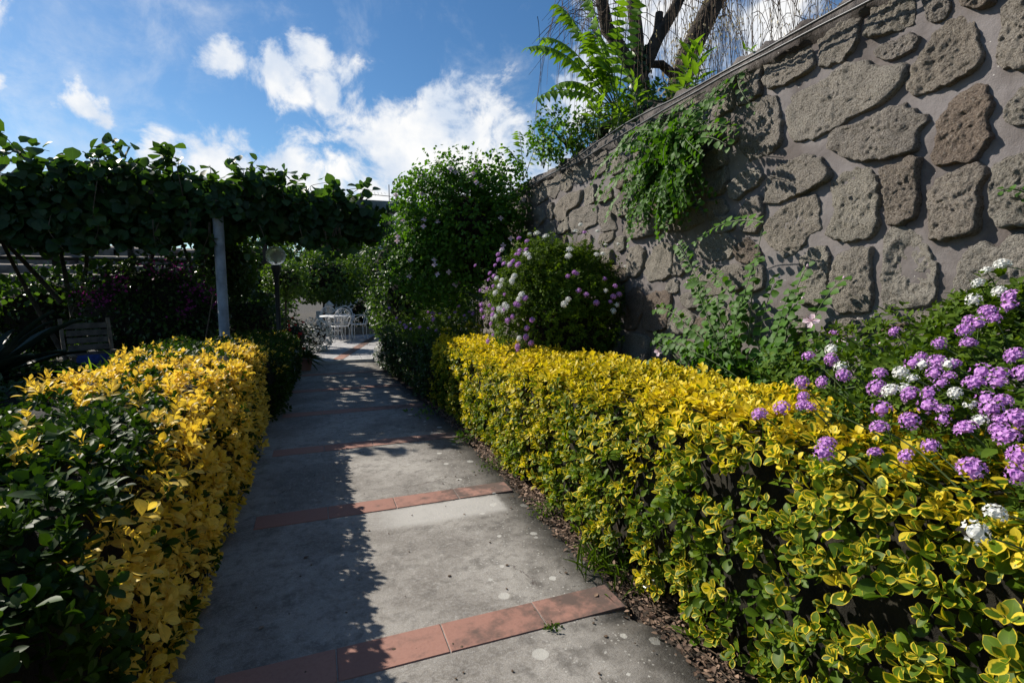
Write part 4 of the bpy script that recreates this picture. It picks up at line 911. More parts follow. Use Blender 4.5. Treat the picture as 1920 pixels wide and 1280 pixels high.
for q in ((2.26, 7.3, 3.50), (1.75, 7.2, 3.30), (2.7, 7.2, 3.30), (1.08, 7.1, 2.75), (1.35, 7.1, 3.0)):
    for e in range(3):
        b_ = np.array(q)+rng.normal(0, .05, 3); a = c0 + (b_-c0)*.7; st.append(caper_stem(lv, a, b_, np.array([0, 0, .05]), 18, .045, .5)); ends.append(b_)
for cc_, rr_, n in ((c0, r0, 8200), (np.array([1.48, 7.25, 1.92]), np.array([.52, .45, .58]), 2600), (np.array([2.62, 7.2, 3.0]), np.array([.48, .45, .48]), 1700), (np.array([1.50, 7.15, 2.80]), np.array([.50, .45, .42]), 1500)):
    D = rand_dirs(n); rad = (1+.95*fbm(D*2.6+cc_, 3, 66))*np.where(rng.random(n) < .7, rng.uniform(.88, 1.05, n), rng.uniform(.55, .9, n)); P = cc_+D*rr_*rad[:, None]
    q = fbm(P*5, 2, 67) > -.10; P, D = P[q], D[q]; n = len(P)
    lv.add(P, unit(rng.normal(0, .7, (n, 3))+[0, 0, -.2]), SUN*.5+D*.6+rng.normal(0, .4, (n, 3)), .050*rng.uniform(.7, 1.2, n), .48, np.clip(.72+.9*fbm(P*3, 2, 68)+rng.normal(0, .15, n), 0, 1), 0, 1)
lv.done(); lv.keep(lv.P[:, 0] < 2.95); plant_leaves(cc, lv, T_ROUND2, L_CAPER, nparts=200)
mk('stems', *join(st), GREENSTEM, cc, kind='stuff')
v, f = blob(c0+[.12, .12, -.05], r0*.60, .18, 2.0, 8); mk('dark_core', v, f, HEDGECORE, cc)  # solid dark core put in for the shade inside the bush
sel = [e for e in ends if e[1] < 7.25]; rng.shuffle(sel)
for e in sel[:34]: caper_flower(cc, e+np.array([-.02, -.06, .06]), unit(np.array([-.3, -.8, .5])+rng.normal(0, .3, 3)), .036)

# ================================================================== PERGOLA AND ITS VINE
pg = thing('pergola', 'grey metal pergola over the path, round post at the front', 'pergola', (-1.31, 8.85, 0))
def post(c, r_, h_): return lathe([(r_*1.25, 0), (r_*1.25, .03), (r_, .04), (r_, h_-.06), (r_*1.06, h_-.05), (r_*1.06, h_), (0.001, h_)], c, 24)
for c, h_, r_ in (((-1.27, 8.52, 0), 2.86, .070), ((2.62, 12.9, 0), 2.86, .085), ((-7.6, 8.85, 0), 2.86, .08), ((-7.6, 12.9, 0), 2.86, .08)):
    mk('post', *post(c, r_, h_), GREYPAINT, pg)
for y_ in (8.85, 12.9): mk('beam', *box(-9, 2.75, y_-.045, y_+.045, 2.86, 3.0), BEAMPAINT, pg, False)
for x_ in np.arange(-8.6, 2.7, .85): mk('rafter', *box(x_-.03, x_+.03, 8.6, 15.3 if x_ < -2.2 else 13.1, 3.004, 3.07), BEAMPAINT, pg, False)  # left-hand rafters lengthened along with the roof for more shade
vine = thing('kiwi_vine', 'dense kiwi vine with large round leaves covering the pergola', 'vine', (-3.6, 10.2, 0))
lv = Leaves()
def kiwi(P, T, N, L, tint, outer=1.0): lv.add(P, T, N, L, .50*rng.uniform(.9, 1.08, len(P)), np.clip(tint+rng.normal(0, .2, len(P)), 0, 1), 0, outer)
# front curtain, uneven above and below; dark tint puts its shade into the leaves
n = 8200; X = rng.uniform(-9.2, .95, n); f_ = fbm(np.stack([X*1.1, X*0, X*0], -1), 3, 21); f2 = fbm(np.stack([X*2.3, X*0+4, X*0], -1), 3, 22)
top = 3.16 + .85*f_ + .12*np.exp(-((X+2.5)/.8)**2) - .14*np.clip(X+1.2, 0, 3); bot = 2.24 + .55*f2 + .20*np.clip((X+1.5)/.5, 0, 1)
u_ = rng.uniform(0, 1, n); Z = bot + (top-bot)*u_; Y = 8.60 + rng.uniform(-.18, .55, n) + .15*(1-u_) + .22*np.exp(-((X+1.27)/.35)**2)*(Z < 2.85)
dn = unit(np.stack([rng.normal(0, .45, n), rng.normal(-.25, .35, n), rng.normal(-.75, .35, n)], -1)); nn = np.stack([rng.normal(0, .4, n), rng.normal(-.8, .35, n), rng.normal(.65, .35, n)], -1)
kiwi(np.stack([X, Y, Z], -1), dn, nn, rng.uniform(.09, .18, n), .15, np.where(Y < 8.6, 1, .4))
# crest
n = 900; X = rng.uniform(-9, .9, n); f_ = fbm(np.stack([X*1.1, X*0, X*0], -1), 3, 21); Z = 3.14+.85*f_ + .12*np.exp(-((X+2.5)/.8)**2) - .14*np.clip(X+1.2, 0, 3) + rng.normal(.02, .07, n)
kiwi(np.stack([X, 8.6+rng.uniform(-.2, .5, n), Z], -1), unit(rng.normal(0, .6, (n, 3))+[0, -.3, 0]), rng.normal(0, .35, (n, 3))+[0, -.2, 1], rng.uniform(.11, .20, n), .6)
# roof, carried further left and deeper there to cast shade below
n = 11000; X = rng.uniform(-9.2, 2.5, n); Y = rng.uniform(8.9, 14.7, n); q = (Y < 13.1) | (X < -2.2); X, Y = X[q], Y[q]
keepm = fbm(np.stack([X*.9, Y*.9, X*0], -1), 3, 23) > np.where(X > -.7, -.16+.22*(X+.7), -.32); X, Y = X[keepm], Y[keepm]; n = len(X)
kiwi(np.stack([X, Y, rng.normal(3.02, .10, n)], -1), unit(rng.normal(0, .6, (n, 3))+[0, -.2, -.3]), rng.normal(0, .4, (n, 3))+[0, 0, 1], rng.uniform(.12, .20, n), .45, .2)
n = 46; kiwi(np.array([-1.27, 8.40, 2.76])+rng.normal(0, 1, (n, 3))*[.16, .05, .09], unit(rng.normal(0, .4, (n, 3))+[0, -.1, -.8]), rng.normal(0, .3, (n, 3))+[0, -.8, .6], rng.uniform(.09, .15, n), .2)
# right end hanging further back
n = 500; X = rng.uniform(-.9, 1.25, n); kiwi(np.stack([X, rng.uniform(8.7, 9.6, n), 2.35+.6*rng.uniform(0, 1, n)], -1), unit(rng.normal(0, .5, (n, 3))+[0, 0, -.8]), rng.normal(0, .4, (n, 3))+[0, -.7, .6], rng.uniform(.11, .19, n), .3)
# single shoots: upright ones against the sky and trailing ones in front
vt = []
def vshoot(pts, n, L, spread=.07, tint=.75):
    P = np.array(pts, float); t = np.linspace(0, 1, 16); Q = np.stack([np.interp(t, np.linspace(0, 1, len(P)), P[:, k]) for k in range(3)], -1)
    for _ in range(3): Q[1:-1] = (Q[:-2]+2*Q[1:-1]+Q[2:])/4
    vt.append(tube(Q, np.linspace(.006, .003, 16), 5))
    tt = rng.uniform(.25, 1, n); B = np.stack([np.interp(tt, t, Q[:, k]) for k in range(3)], -1)
    kiwi(B+rng.normal(0, spread*.4, (n, 3)), unit(rng.normal(0, .6, (n, 3))+[0, -.2, -.2]), rng.normal(0, .5, (n, 3))+[0, -.5, .7], 1.4*L*rng.uniform(.8, 1.2, n), tint, 1.5)
vshoot([(-1.78, 8.5, 3.15), (-1.80, 8.48, 3.35), (-1.86, 8.46, 3.56)], 13, .125, .13)
vshoot([(-3.4, 8.5, 3.2), (-3.55, 8.45, 3.45), (-3.78, 8.4, 3.62)], 12, .12, .12)
vshoot([(-3.7, 8.5, 3.2), (-3.3, 8.45, 3.35), (-3.1, 8.4, 3.30)], 9, .11, .08)
vshoot([(-2.7, 8.5, 3.2), (-2.5, 8.4, 3.42), (-2.2, 8.4, 3.45)], 11, .11, .10)
vshoot([(-1.35, 8.5, 3.1), (-1.32, 8.5, 3.22), (-1.33, 8.5, 3.30)], 2, .09, .02)
vshoot([(-.6, 8.5, 3.05), (-.35, 8.45, 3.28), (-.15, 8.45, 3.22)], 10, .11, .10)
vshoot([(-.9, 8.5, 3.1), (-.75, 8.5, 3.30), (-.70, 8.5, 3.34)], 6, .10, .08)
vshoot([(.3, 8.5, 3.0), (.6, 8.45, 3.1), (.9, 8.4, 3.08)], 6, .11, .06)
vshoot([(-2.62, 8.45, 3.1), (-2.66, 8.38, 2.75), (-2.70, 8.36, 2.48), (-2.58, 8.36, 2.36)], 10, .10, .07, .85)
vshoot([(-1.72, 8.45, 3.2), (-1.66, 8.38, 2.85), (-1.62, 8.36, 2.55)], 9, .10, .07, .85)
vshoot([(.18, 8.45, 2.45), (.2, 8.4, 2.2), (.22, 8.4, 2.02)], 6, .085, .05, 1.0)
vshoot([(-.4, 8.45, 3.0), (-.38, 8.4, 2.85), (-.2, 8.38, 2.80), (-.1, 8.38, 2.84)], 3, .08, .03, .9)
for k in range(16):
    x_ = rng.uniform(-4.4, .8); vshoot([(x_, 8.5, 2.5), (x_+rng.normal(0, .05), 8.45, 2.3), (x_+rng.normal(0, .10), 8.42, 2.3-rng.uniform(.1, .35))], rng.integers(4, 9), .085, .06, .6)
for k in range(14):
    x_ = rng.uniform(-4.4, .8); z_ = 3.2-.14*max(x_+1.2, 0); vshoot([(x_, 8.55, z_-.1), (x_+rng.normal(0, .06), 8.5, z_+.08), (x_+rng.normal(0, .16), 8.48, z_+rng.uniform(.1, .3))], rng.integers(4, 9), .09, .07, .7)
# backlit leaves low on the far side
n = 420; kiwi(np.stack([rng.uniform(-7.5, -3.9, n), rng.uniform(12.8, 13.6, n), rng.uniform(1.3, 3.0, n)], -1), unit(rng.normal(0, .5, (n, 3))+[0, 0, -.8]), rng.normal(0, .4, (n, 3))+[0, -.9, .2], rng.uniform(.10, .16, n), .9)
n = 90; kiwi(np.stack([rng.uniform(-3.2, -1.4, n), rng.uniform(12.9, 13.5, n), rng.uniform(2.0, 3.0, n)], -1), unit(rng.normal(0, .5, (n, 3))+[0, 0, -.8]), rng.normal(0, .4, (n, 3))+[0, -.9, .2], rng.uniform(.10, .15, n), .9)
lv.done(); plant_leaves(vine, lv, T_ROUND, L_KIWI, T_ROUND2, 9.2, nparts=300)
mk('shoots', *join(vt), TWIG, vine, kind='stuff')
for base_, top_ in (((-4.2, 11.6, 0), (-5.0, 11.0, 2.95)), ((-4.2, 11.6, .9), (-3.6, 10.8, 2.95)), ((-4.15, 11.6, 1.0), (-4.45, 12.0, 2.95)), ((-2.2, 11.8, 1.0), (-1.5, 11.2, 2.95)), ((-2.2, 11.8, 0), (-2.6, 12.2, 2.95)), ((-3.3, 11.9, .9), (-2.5, 11.4, 2.95)), ((-4.3, 11.6, 1.3), (-5.6, 12.0, 2.9))):
    b0, b1 = np.array(base_), np.array(top_); md = (b0+b1)/2+rng.normal(0, .12, 3)
    mk('trunk', *tube(bez(b0, md, md, b1, 10), np.linspace(.045, .022, 10), 7), BARK, vine)

# ------------------------------------------------------------------ globe lamp
lp = thing('globe_lamp', 'black lamp post with a clear glass globe beside the low green hedge', 'lamp', (-.62, 9.85, 0))
mk('post', *lathe([(.075, 0), (.075, .06), (.055, .09), (.05, .5), (.04, .55), (.038, 1.78), (.05, 1.80), (.085, 1.93), (.085, 1.965), (.04, 1.97), (.001, 1.97)], (-.62, 9.85, 0), 18), BLACKPAINT, lp)
gm, t = new_mat('globe_glass'); gn = noise(t, nd(t, 'ShaderNodeTexCoord').outputs['Object'], 14, 4)
gb = nd(t, 'ShaderNodeBsdfPrincipled', {'Base Color': (.85, .87, .85, 1), 'Roughness': .12, 'Transmission Weight': .55, 'IOR': 1.05, 'Specular IOR Level': .6})
t.links.new(ramp(t, gn, .3, .7, .08, .3), gb.inputs['Roughness']); finish(t, gb.outputs[0])
an = np.linspace(.12, math.pi-.42, 18)
mk('globe', *lathe([(.165*math.sin(a), .165*math.cos(a)) for a in an[::-1]]+[(.001, .165)], (-.62, 9.85, 2.125), 28), gm, lp)
mk('bulb', *lathe([(.02, -.12), (.022, -.04), (.04, .0), (.042, .03), (.025, .065), (.001, .075)], (-.62, 9.85, 2.11), 12), PALE, lp)

# ================================================================== COURT FURNITURE (white wrought iron)
def spiral(c, e1, e2, r0, r1, turns, a0, n=22):
    t = np.linspace(0, 1, n); a = a0 + t*turns*2*math.pi; r_ = r0+(r1-r0)*t
    return np.asarray(c) + r_[:, None]*(np.cos(a)[:, None]*np.asarray(e1, float) + np.sin(a)[:, None]*np.asarray(e2, float))
def iron_chair(label, loc, rz):
    ch = thing('iron_chair', label, 'chair', loc, 'white iron chairs in the court'); ca_, sa = math.cos(rz), math.sin(rz)
    def tr(V): V = np.asarray(V, float); return np.stack([V[:, 0]*ca_-V[:, 1]*sa, V[:, 0]*sa+V[:, 1]*ca_, V[:, 2]], -1)+np.array(loc)
    def tb(p, r_=.011): return tube(tr(p), r_, 6)
    # faces +y, back at -y
    a = np.linspace(0, 2*math.pi, 25)
    ring = np.stack([.23*np.cos(a), .22*np.sin(a), a*0+.45], -1)
    slats = [tb([(x, -.21*math.sqrt(max(0, 1-(x/.23)**2)), .452), (x, .21*math.sqrt(max(0, 1-(x/.23)**2)), .452)], .008) for x in np.linspace(-.19, .19, 9)]
    mk('seat', *join([tb(ring, .013)]+slats), WHITEIRON, ch)
    for sx, sy in ((-1, 1), (1, 1), (-1, -1), (1, -1)):
        mk('leg', *tb(bez((.17*sx, .15*sy, .45), (.26*sx, .22*sy, .36), (.15*sx, .13*sy, .18), (.23*sx, .22*sy, .0), 12), .012), WHITEIRON, ch)
    hoop = np.concatenate([bez((-.17, -.19, .45), (-.27, -.24, .62), (-.25, -.30, .95), (0, -.32, .96), 14), bez((0, -.32, .96), (.25, -.30, .95), (.27, -.24, .62), (.17, -.19, .45), 14)[1:]])
    back = mk('backrest', *tb(hoop, .013), WHITEIRON, ch)
    up = np.array([0, -.22, .97]); ex = np.array([1., 0, 0])
    for sx in (-1, 1):
        mk('scroll', *join([tb(spiral((.095*sx, -.31, .84), ex*sx, up, .085, .02, 1.5, -1.4), .009), tb(spiral((.09*sx, -.26, .66), ex*sx, up, .075, .02, 1.4, 1.6), .009),
                            tb([(.03*sx, -.20, .46), (.02*sx, -.25, .62), (.015*sx, -.29, .76)], .008)]), WHITEIRON, back)
        mk('arm', *join([tb(bez((.225*sx, -.26, .70), (.30*sx, -.1, .74), (.30*sx, .10, .70), (.27*sx, .16, .62), 12), .012), tb(spiral((.26*sx, .10, .62), (0, 1, 0), (0, 0, 1), .06, .02, -1.2, 0), .009),
                         tb(bez((.27*sx, .16, .62), (.28*sx, .20, .55), (.22*sx, .16, .5), (.2*sx, .12, .45), 8), .011)]), WHITEIRON, ch)
    return ch
iron_chair('white scrolled iron chair turned sideways, right of the table', (1.18, 15.9, .058), R(100))
iron_chair('white scrolled iron chair behind the table, on its far left', (.38, 16.55, .058), R(185))
iron_chair('white scrolled iron chair behind the table, between the other two', (.82, 16.5, .058), R(175))
iron_chair('white scrolled iron chair in front of the table, seen from behind', (.62, 15.25, .058), R(15))
tb_ = thing('iron_table', 'round white wrought-iron table in the paved court', 'table', (.55, 15.85, .058))
a = np.linspace(0, 2*math.pi, 33); cz = np.array([.55, 15.85, .058])
mk('table_top', *join([lathe([(.001, .725), (.44, .725), (.455, .715), (.44, .70), (.001, .70)], cz, 32), tube(np.stack([.455*np.cos(a), .455*np.sin(a), a*0+.70], -1)+cz, .014, 6)]), WHITEIRON, tb_)
for k in range(4):
    d = np.array([math.cos(k*math.pi/2+.6), math.sin(k*math.pi/2+.6), 0])
    mk('leg', *join([tube(cz+bez(d*.36+[0, 0, .70], d*.42+[0, 0, .5], d*.02+[0, 0, .42], d*.30+[0, 0, 0], 16), .014, 6), tube(spiral(cz+d*.26+[0, 0, .56], d, (0, 0, 1), .09, .02, 1.4, .5), .009, 5)]), WHITEIRON, tb_)
mk('stretcher', *tube(np.stack([.16*np.cos(a), .16*np.sin(a), a*0+.28], -1)+cz, .010, 6), WHITEIRON, tb_)
# small white garden lantern behind the table
tag(mk('garden_lantern', *lathe([(.09, 0), (.09, .04), (.03, .08), (.03, .72), (.10, .76), (.10, .96), (.16, .99), (.05, 1.09), (.001, 1.14)], (.40, 17.2, .05), 10), PLASTER), 'small pale garden lantern standing behind the white table', 'lantern')

# ================================================================== BACKGROUND GARDEN
def crown(c, r_, n, L, tint=.5, tm=T_QUAD, mat=L_TREE, root=None, seed=0, hang=.3, W=.34):
    c = np.asarray(c, float); r_ = np.asarray(r_, float)
    D = rand_dirs(n); lump = 1 + .55*fbm(D*2.4, 3, seed) ; rad = np.where(rng.random(n) < .65, rng.uniform(.80, 1.03, n), rng.uniform(.35, .9, n))
    P = c + D*r_*(lump*rad)[:, None]
    m_ = fbm(P*2.6/np.mean(r_)*.9, 2, seed+5) > -.20; P, D = P[m_], D[m_]; n = len(P)
    lv = Leaves(); lv.add(P, unit(rng.normal(0, .6, (n, 3))+D*.4+[0, 0, -hang]), D*.5+rng.normal(0, .5, (n, 3))+[0, 0, .6], L*rng.uniform(.7, 1.3, n), W, np.clip(tint+.8*fbm(P*1.7, 2, seed+9)+rng.normal(0, .15, n), 0, 1), 0, 1)
    lv.done(); plant_leaves(root, lv, tm, mat, nparts=0, massname='crown')
def tree(label, base_, c, r_, n, L, tint=.5, cat='tree', name='garden_tree', trunk=.07, seed=0, core=.55, **kw):
    root = thing(name, label, cat, base_); b0 = np.array(base_, float); c = np.array(c, float)
    tp = []
    tp.append(tube(bez(b0, b0*.7+c*.3+rng.normal(0, .06, 3), b0*.35+c*.65+rng.normal(0, .06, 3), c, 10), np.linspace(trunk, trunk*.45, 10), 8))
    for k in range(6):
        d = rand_dirs(1)[0]; d[2] = abs(d[2])*.6; s_ = b0*.4+c*.6
        tp.append(tube(bez(s_, s_+(c-s_)*.4, c+d*np.array(r_)*.4, c+d*np.array(r_)*.75, 7), np.linspace(trunk*.5, trunk*.15, 7), 5))
    mk('trunk', *join(tp), BARK, root)
    crown(c, r_, n, L, tint, root=root, seed=seed, **kw)
    if core: mk('dark_core', *blob(c, np.array(r_)*core, .2, 2.2, seed), HEDGECORE, root)  # near-black core added in place of the crown's inner shade
    return root
tree('sunlit round citrus tree beyond the white table', (.3, 17.9, 0), (.35, 18.0, 1.95), (1.25, 1.0, .85), 5200, .11, .75, 'citrus tree', 'citrus_tree', .05, 1)
tree('bushy young citrus tree just behind the globe lamp', (-.75, 14.4, 0), (-.70, 14.5, 1.8), (.55, .55, .5), 2000, .08, .7, 'citrus tree', 'citrus_tree', .035, 2)
tree('dark leafy tree between post and lamp, trunk in shade', (-1.75, 12.7, 0), (-1.75, 12.8, 2.1), (.62, .6, .75), 3000, .10, .5, trunk=.09, seed=3)
tree('tall dark tree closing the view above the court', (.7, 22.5, 0), (.6, 22.5, 2.6), (2.2, 1.6, 1.5), 6000, .15, .4, trunk=.12, seed=4)
tree('dark tree at the right end of the court, by the pergola post', (3.1, 19.5, 0), (2.9, 19.4, 2.2), (1.5, 1.4, 1.9), 6000, .13, .3, trunk=.10, seed=5)
tree('broad tree behind the citrus trees, left of the court', (-2.2, 21, 0), (-2.0, 21, 2.2), (1.7, 1.4, 1.5), 5200, .14, .5, trunk=.11, seed=6)
tree('spreading shrub under the pergola post at the wall end', (2.0, 11.6, 0), (1.95, 11.6, 1.35), (.85, .9, 1.1), 3800, .09, .3, 'shrub', 'garden_shrub', .03, 7)
tree('low dark shrub hugging the right side of the court', (2.3, 14.8, 0), (2.2, 14.8, .9), (.9, 1.3, .9), 3400, .10, .2, 'shrub', 'garden_shrub', .03, 8)
tree('dark shrub at the back of the court behind the iron chairs', (1.9, 18.6, 0), (1.8, 18.6, .75), (1.1, .5, .8), 2600, .10, .15, 'shrub', 'garden_shrub', .03, 9)
tree('dark evergreen shrub behind the leaning cane and grey post', (-1.5, 12.3, 0), (-1.35, 12.4, .8), (.75, .7, .85), 3000, .09, .15, 'shrub', 'garden_shrub', .03, 21)
tree('large dark shrub left of the court, behind the lamp post', (-1.9, 16.9, 0), (-1.9, 16.9, .75), (1.3, .8, .8), 3800, .10, .2, 'shrub', 'garden_shrub', .03, 22)
tree('dark bushy tree right of the court, behind the pergola end', (3.6, 13.8, 0), (3.3, 13.6, 1.7), (1.4, 1.3, 1.7), 6000, .11, .25, trunk=.06, seed=23)
tree('low dark shrubs filling the shade behind the golden hedge at the picture edge', (-3.4, 6.6, 0), (-3.3, 6.6, .22), (1.5, 1.1, .42), 5200, .08, .2, 'shrub', 'garden_shrub', .02, 24, core=.7)  # dark plants thickened to cover pale ground behind the hedge
tree('low dark shrub added to darken the ground between golden hedge and bougainvillea', (-2.2, 8.6, 0), (-2.1, 8.5, .25), (.8, 1.3, .42), 3600, .08, .2, 'shrub', 'garden_shrub', .02, 25, core=.7)  # added foliage, hides ground that would look too light
tree('low dark shrub added to darken the ground before the slatted garden chair', (-3.7, 8.1, 0), (-3.6, 8.0, .25), (1.1, .7, .42), 3200, .08, .2, 'shrub', 'garden_shrub', .02, 31, core=.7)  # another added shrub, keeps the ground by the chair dark
for k, x_ in enumerate((-7.6, -5.6, -3.9, -2.5)):  # row of shrubs added to stop light coming from behind
    tree(('far left', 'second from left', 'third from left', 'nearest the post')[k]+' of the dark shrubs added behind the pergola to block light', (x_, 14.4, 0), (x_, 14.4, .95), (1.25, .6, 1.05), 3000, .10, .2, 'shrub', 'garden_shrub', .03, 26+k, core=.7)
# bougainvillea in the shade left of the post
bo = thing('bougainvillea', 'dark bougainvillea with muted purple bracts in the shade under the pergola', 'bougainvillea', (-2.9, 10.9, 0))
crown((-2.75, 10.9, 1.2), (1.25, .7, 1.0), 5200, .085, .45, T_QUAD, L_GREEN, bo, 11)
mk('dark_core', *blob((-2.75, 11.0, 1.05), (1.0, .5, .85), .2, 2.2, 4), HEDGECORE, bo)  # dark core added to give the bush a shaded inside
n = 420; lv = Leaves(); cl = np.array([(-2.5, 10.3, 1.95), (-2.2, 10.3, 1.85), (-3.5, 10.3, 1.45), (-3.25, 10.25, 1.4), (-1.95, 10.35, 1.55), (-3.0, 10.2, 1.65), (-2.1, 10.3, 1.2), (-1.7, 10.4, 1.4)])
P = cl[rng.integers(len(cl), size=n)]+rng.normal(0, .10, (n, 3)); lv.add(P, rand_dirs(n), rand_dirs(n), .05*rng.uniform(.7, 1.2, n), .42, .5); lv.done()
plant_leaves(bo, lv, T_QUAD, MAGENTA, nparts=0, massname='bracts')
# agave-like rosette at the far left
ag = thing('agave', 'dark agave with long pointed leaves in the shade at the picture edge', 'agave', (-3.7, 7.6, .0))
for k in range(22):
    a = k*2.4; el = rng.uniform(.15, 1.1); d = np.array([math.cos(a)*math.cos(el), math.sin(a)*math.cos(el), math.sin(el)]); L_ = rng.uniform(1.0, 1.5); b0 = np.array([-3.7, 7.6, .45])
    p = bez(b0, b0+d*L_*.4, b0+d*L_*.75+[0, 0, .04], b0+d*L_+[0, 0, -.10], 9); sd = unit(np.cross(d, [0, 0, 1.])); wd = .075*np.array([.8, 1, 1.05, 1, .9, .75, .55, .3, .02])
    nrm = np.cross(sd, d); V = np.stack([p-sd*wd[:, None]+nrm*.03, p-nrm*.012, p+sd*wd[:, None]+nrm*.03], 1).reshape(-1, 3)
    i = np.arange(8)[:, None]*3; j = np.arange(2)[None]; F = np.stack([i+j, i+j+1, i+j+4, i+j+3], -1).reshape(-1, 4)
    mk('leaf', V, F, L_AGAVE, ag, True, {'ld': np.tile([.4, .5, 0], (len(V), 1))})
mk('trunk', *lathe([(.16, 0), (.18, .2), (.15, .45), (.05, .55), (.001, .56)], (-3.7, 7.6, 0), 12), BARK, ag)
# slatted wooden armchair under the pergola
sc_ = thing('garden_chair', 'slatted wooden garden chair with a blue cushion in deep shade', 'chair', (-3.0, 9.0, 0))
cz = np.array([-3.0, 9.0, 0]); CHAIRWOOD = plain('chair_wood', (.11, .09, .07), .8, var=.3, scale=12)
def cbox(c, h_, rz=.5, rx=0): 
    v, f = obox(c, h_, 0, rx); a = math.cos(rz), math.sin(rz); return np.stack([v[:, 0]*a[0]-v[:, 1]*a[1], v[:, 0]*a[1]+v[:, 1]*a[0], v[:, 2]], -1)+cz, f
for k in range(6): mk('back_slat', *cbox((0, .30+.035*k, .48+.105*k), (.24, .010, .042), rx=-.25), CHAIRWOOD, sc_, False)
for k in range(6): mk('seat_slat', *cbox((0, -.24+.09*k, .42), (.26, .038, .010)), WOOD, sc_, False)
for sx in (-1, 1):
    mk('leg', *cbox((.28*sx, -.24, .31), (.022, .022, .31)), WOOD, sc_, False); mk('leg', *cbox((.28*sx, .40, .55), (.022, .022, .58), rx=-.25), WOOD, sc_, False)
    mk('armrest', *cbox((.28*sx, .02, .63), (.03, .32, .012)), WOOD, sc_, False)
mk('cushion', *cbox((0, .20, .50), (.19, .03, .09), rx=-.25), BLUE, sc_)
# leaning cane beside the post
tag(mk('cane', *tube([(-1.75, 8.6, .0), (-1.6, 8.68, .55), (-1.42, 8.76, 1.5)], [.012, .012, .009], 6), TWIG), 'thin brown cane leaning against the round grey post', 'cane')
# rail fence and sunlit terraces beyond the pergola
fe = thing('rail_fence', 'dark wooden rail fence behind the bougainvillea', 'fence', (-4.0, 15.8, 0))
for x_ in np.arange(-9, -1.0, 1.55): mk('post', *bevbox(x_-.06, x_+.06, 15.74, 15.86, 0, 2.85, .01), DARKWOOD, fe, False)
for z_ in (2.25, 2.75): mk('rail', *box(-9.4, -1.2, 15.70, 15.74, z_, z_+.07), DARKWOOD, fe, False)
TERR = plain('terrace_stone', (.17, .14, .115), .95, var=.35, scale=3, bump=.6, bscale=12)
tw = thing('terrace_bank', 'sunlit stepped stone bank beyond the rail fence', 'stone bank', (-6, 18, 0))
for k in range(9):
    z0 = k*.36; y0 = 17.4+k*.75
    for q in range(7):
        x0 = -15+q*2.0+rng.uniform(-.2, .2) + (1 if k % 2 else 0)
        v, f = bevbox(x0, min(x0+1.96, -1.6), y0, y0+1.4, -.1 if k == 0 else z0-.4, z0+.36+rng.uniform(-.04, .04), .05)
        v[:, 2] -= (v[:, 1] < y0+.2)*.16
        mk('step_stone', v, f, TERR, tw, False)
# low white wall and planter kerb behind the court
tag(mk('garden_wall', *bevbox(.0, .6, 19.2, 19.4, -.05, .78, .02), PLASTER), 'low white plastered garden wall behind the iron table', 'wall')
tag(mk('planter_kerb', *bevbox(-1.5, 3.4, 17.5, 17.65, .0, .30, .015), WOOD), 'low brown kerb of the planting bed at the back of the court', 'kerb')
# distant house with a roof aerial
hs = thing('distant_house', 'pale flat-roofed house hidden behind the pergola', 'house', (4, 34, 0))
mk('wall', *box(.5, 9, 32, 39, -.05, 6.1), PLASTER, hs, False); mk('roof', *box(.3, 9.2, 31.8, 39.2, 6.1, 6.35), TERRA, hs, False)
for x_ in (1.6, 4.0, 6.4):
    for z_ in (1.0, 3.8):
        wdw = mk('window', *box(x_, x_+1.0, 31.93, 32.0, z_, z_+1.4), DARKWOOD, hs, False); mk('pane', *box(x_+.08, x_+.92, 31.91, 31.93, z_+.08, z_+1.32), BLACKPAINT, wdw, False)
ae = thing('roof_aerial', 'thin television aerial on a distant roof above the pergola end', 'aerial', (4.45, 32.6, 6.35))
mk('mast', *tube([(4.45, 32.6, 6.33), (4.45, 32.6, 7.9)], .028, 6), CABLE, ae); mk('boom', *tube([(3.1, 32.6, 7.25), (4.6, 32.6, 7.2)], .022, 5), CABLE, ae)
for k in range(6): mk('element', *tube([(3.2+k*.2, 32.35, 7.0+.06*k), (3.2+k*.2, 32.85, 7.45)], .014, 4), CABLE, ae)
# white flowers spilling over both sides of the court entrance
def flower_mound(label, c, r_, nl, nf, mat, fl, red=0, name='flower_mound', leafmat=L_GREEN):
    root = thing(name, label, 'flowers', (c[0], c[1], 0)); crown(c, r_, nl, .05, .5, T_QUAD, leafmat, root, 15, .2)
    D = rand_dirs(nf); D[:, 1] = -np.abs(D[:, 1]); P = np.array(c)+D*np.array(r_)*1.03
    lv = Leaves(); lv.add(P, rand_dirs(nf), D+rng.normal(0, .3, (nf, 3)), fl*rng.uniform(.7, 1.2, nf), .5, .5); lv.done(); plant_leaves(root, lv, T_QUAD, mat, nparts=0, massname='blossoms')
    mk('dark_core', *blob(c, np.array(r_)*.6, .15, 2, 3), HEDGECORE, root)  # dark filling added as the shade within the mound
    return root
flower_mound('mound of small white flowers left of the iron table', (-.02, 13.3, .42), (.38, .45, .42), 500, 620, WHITE, .06)
flower_mound('bright white flowers at the foot of the dark green hedge end', (1.22, 10.75, .20), (.13, .28, .22), 160, 260, WHITE, .05)
flower_mound('few red flowers among dark leaves by the court entrance', (-.42, 11.4, .55), (.32, .5, .42), 900, 14, RED, .09)
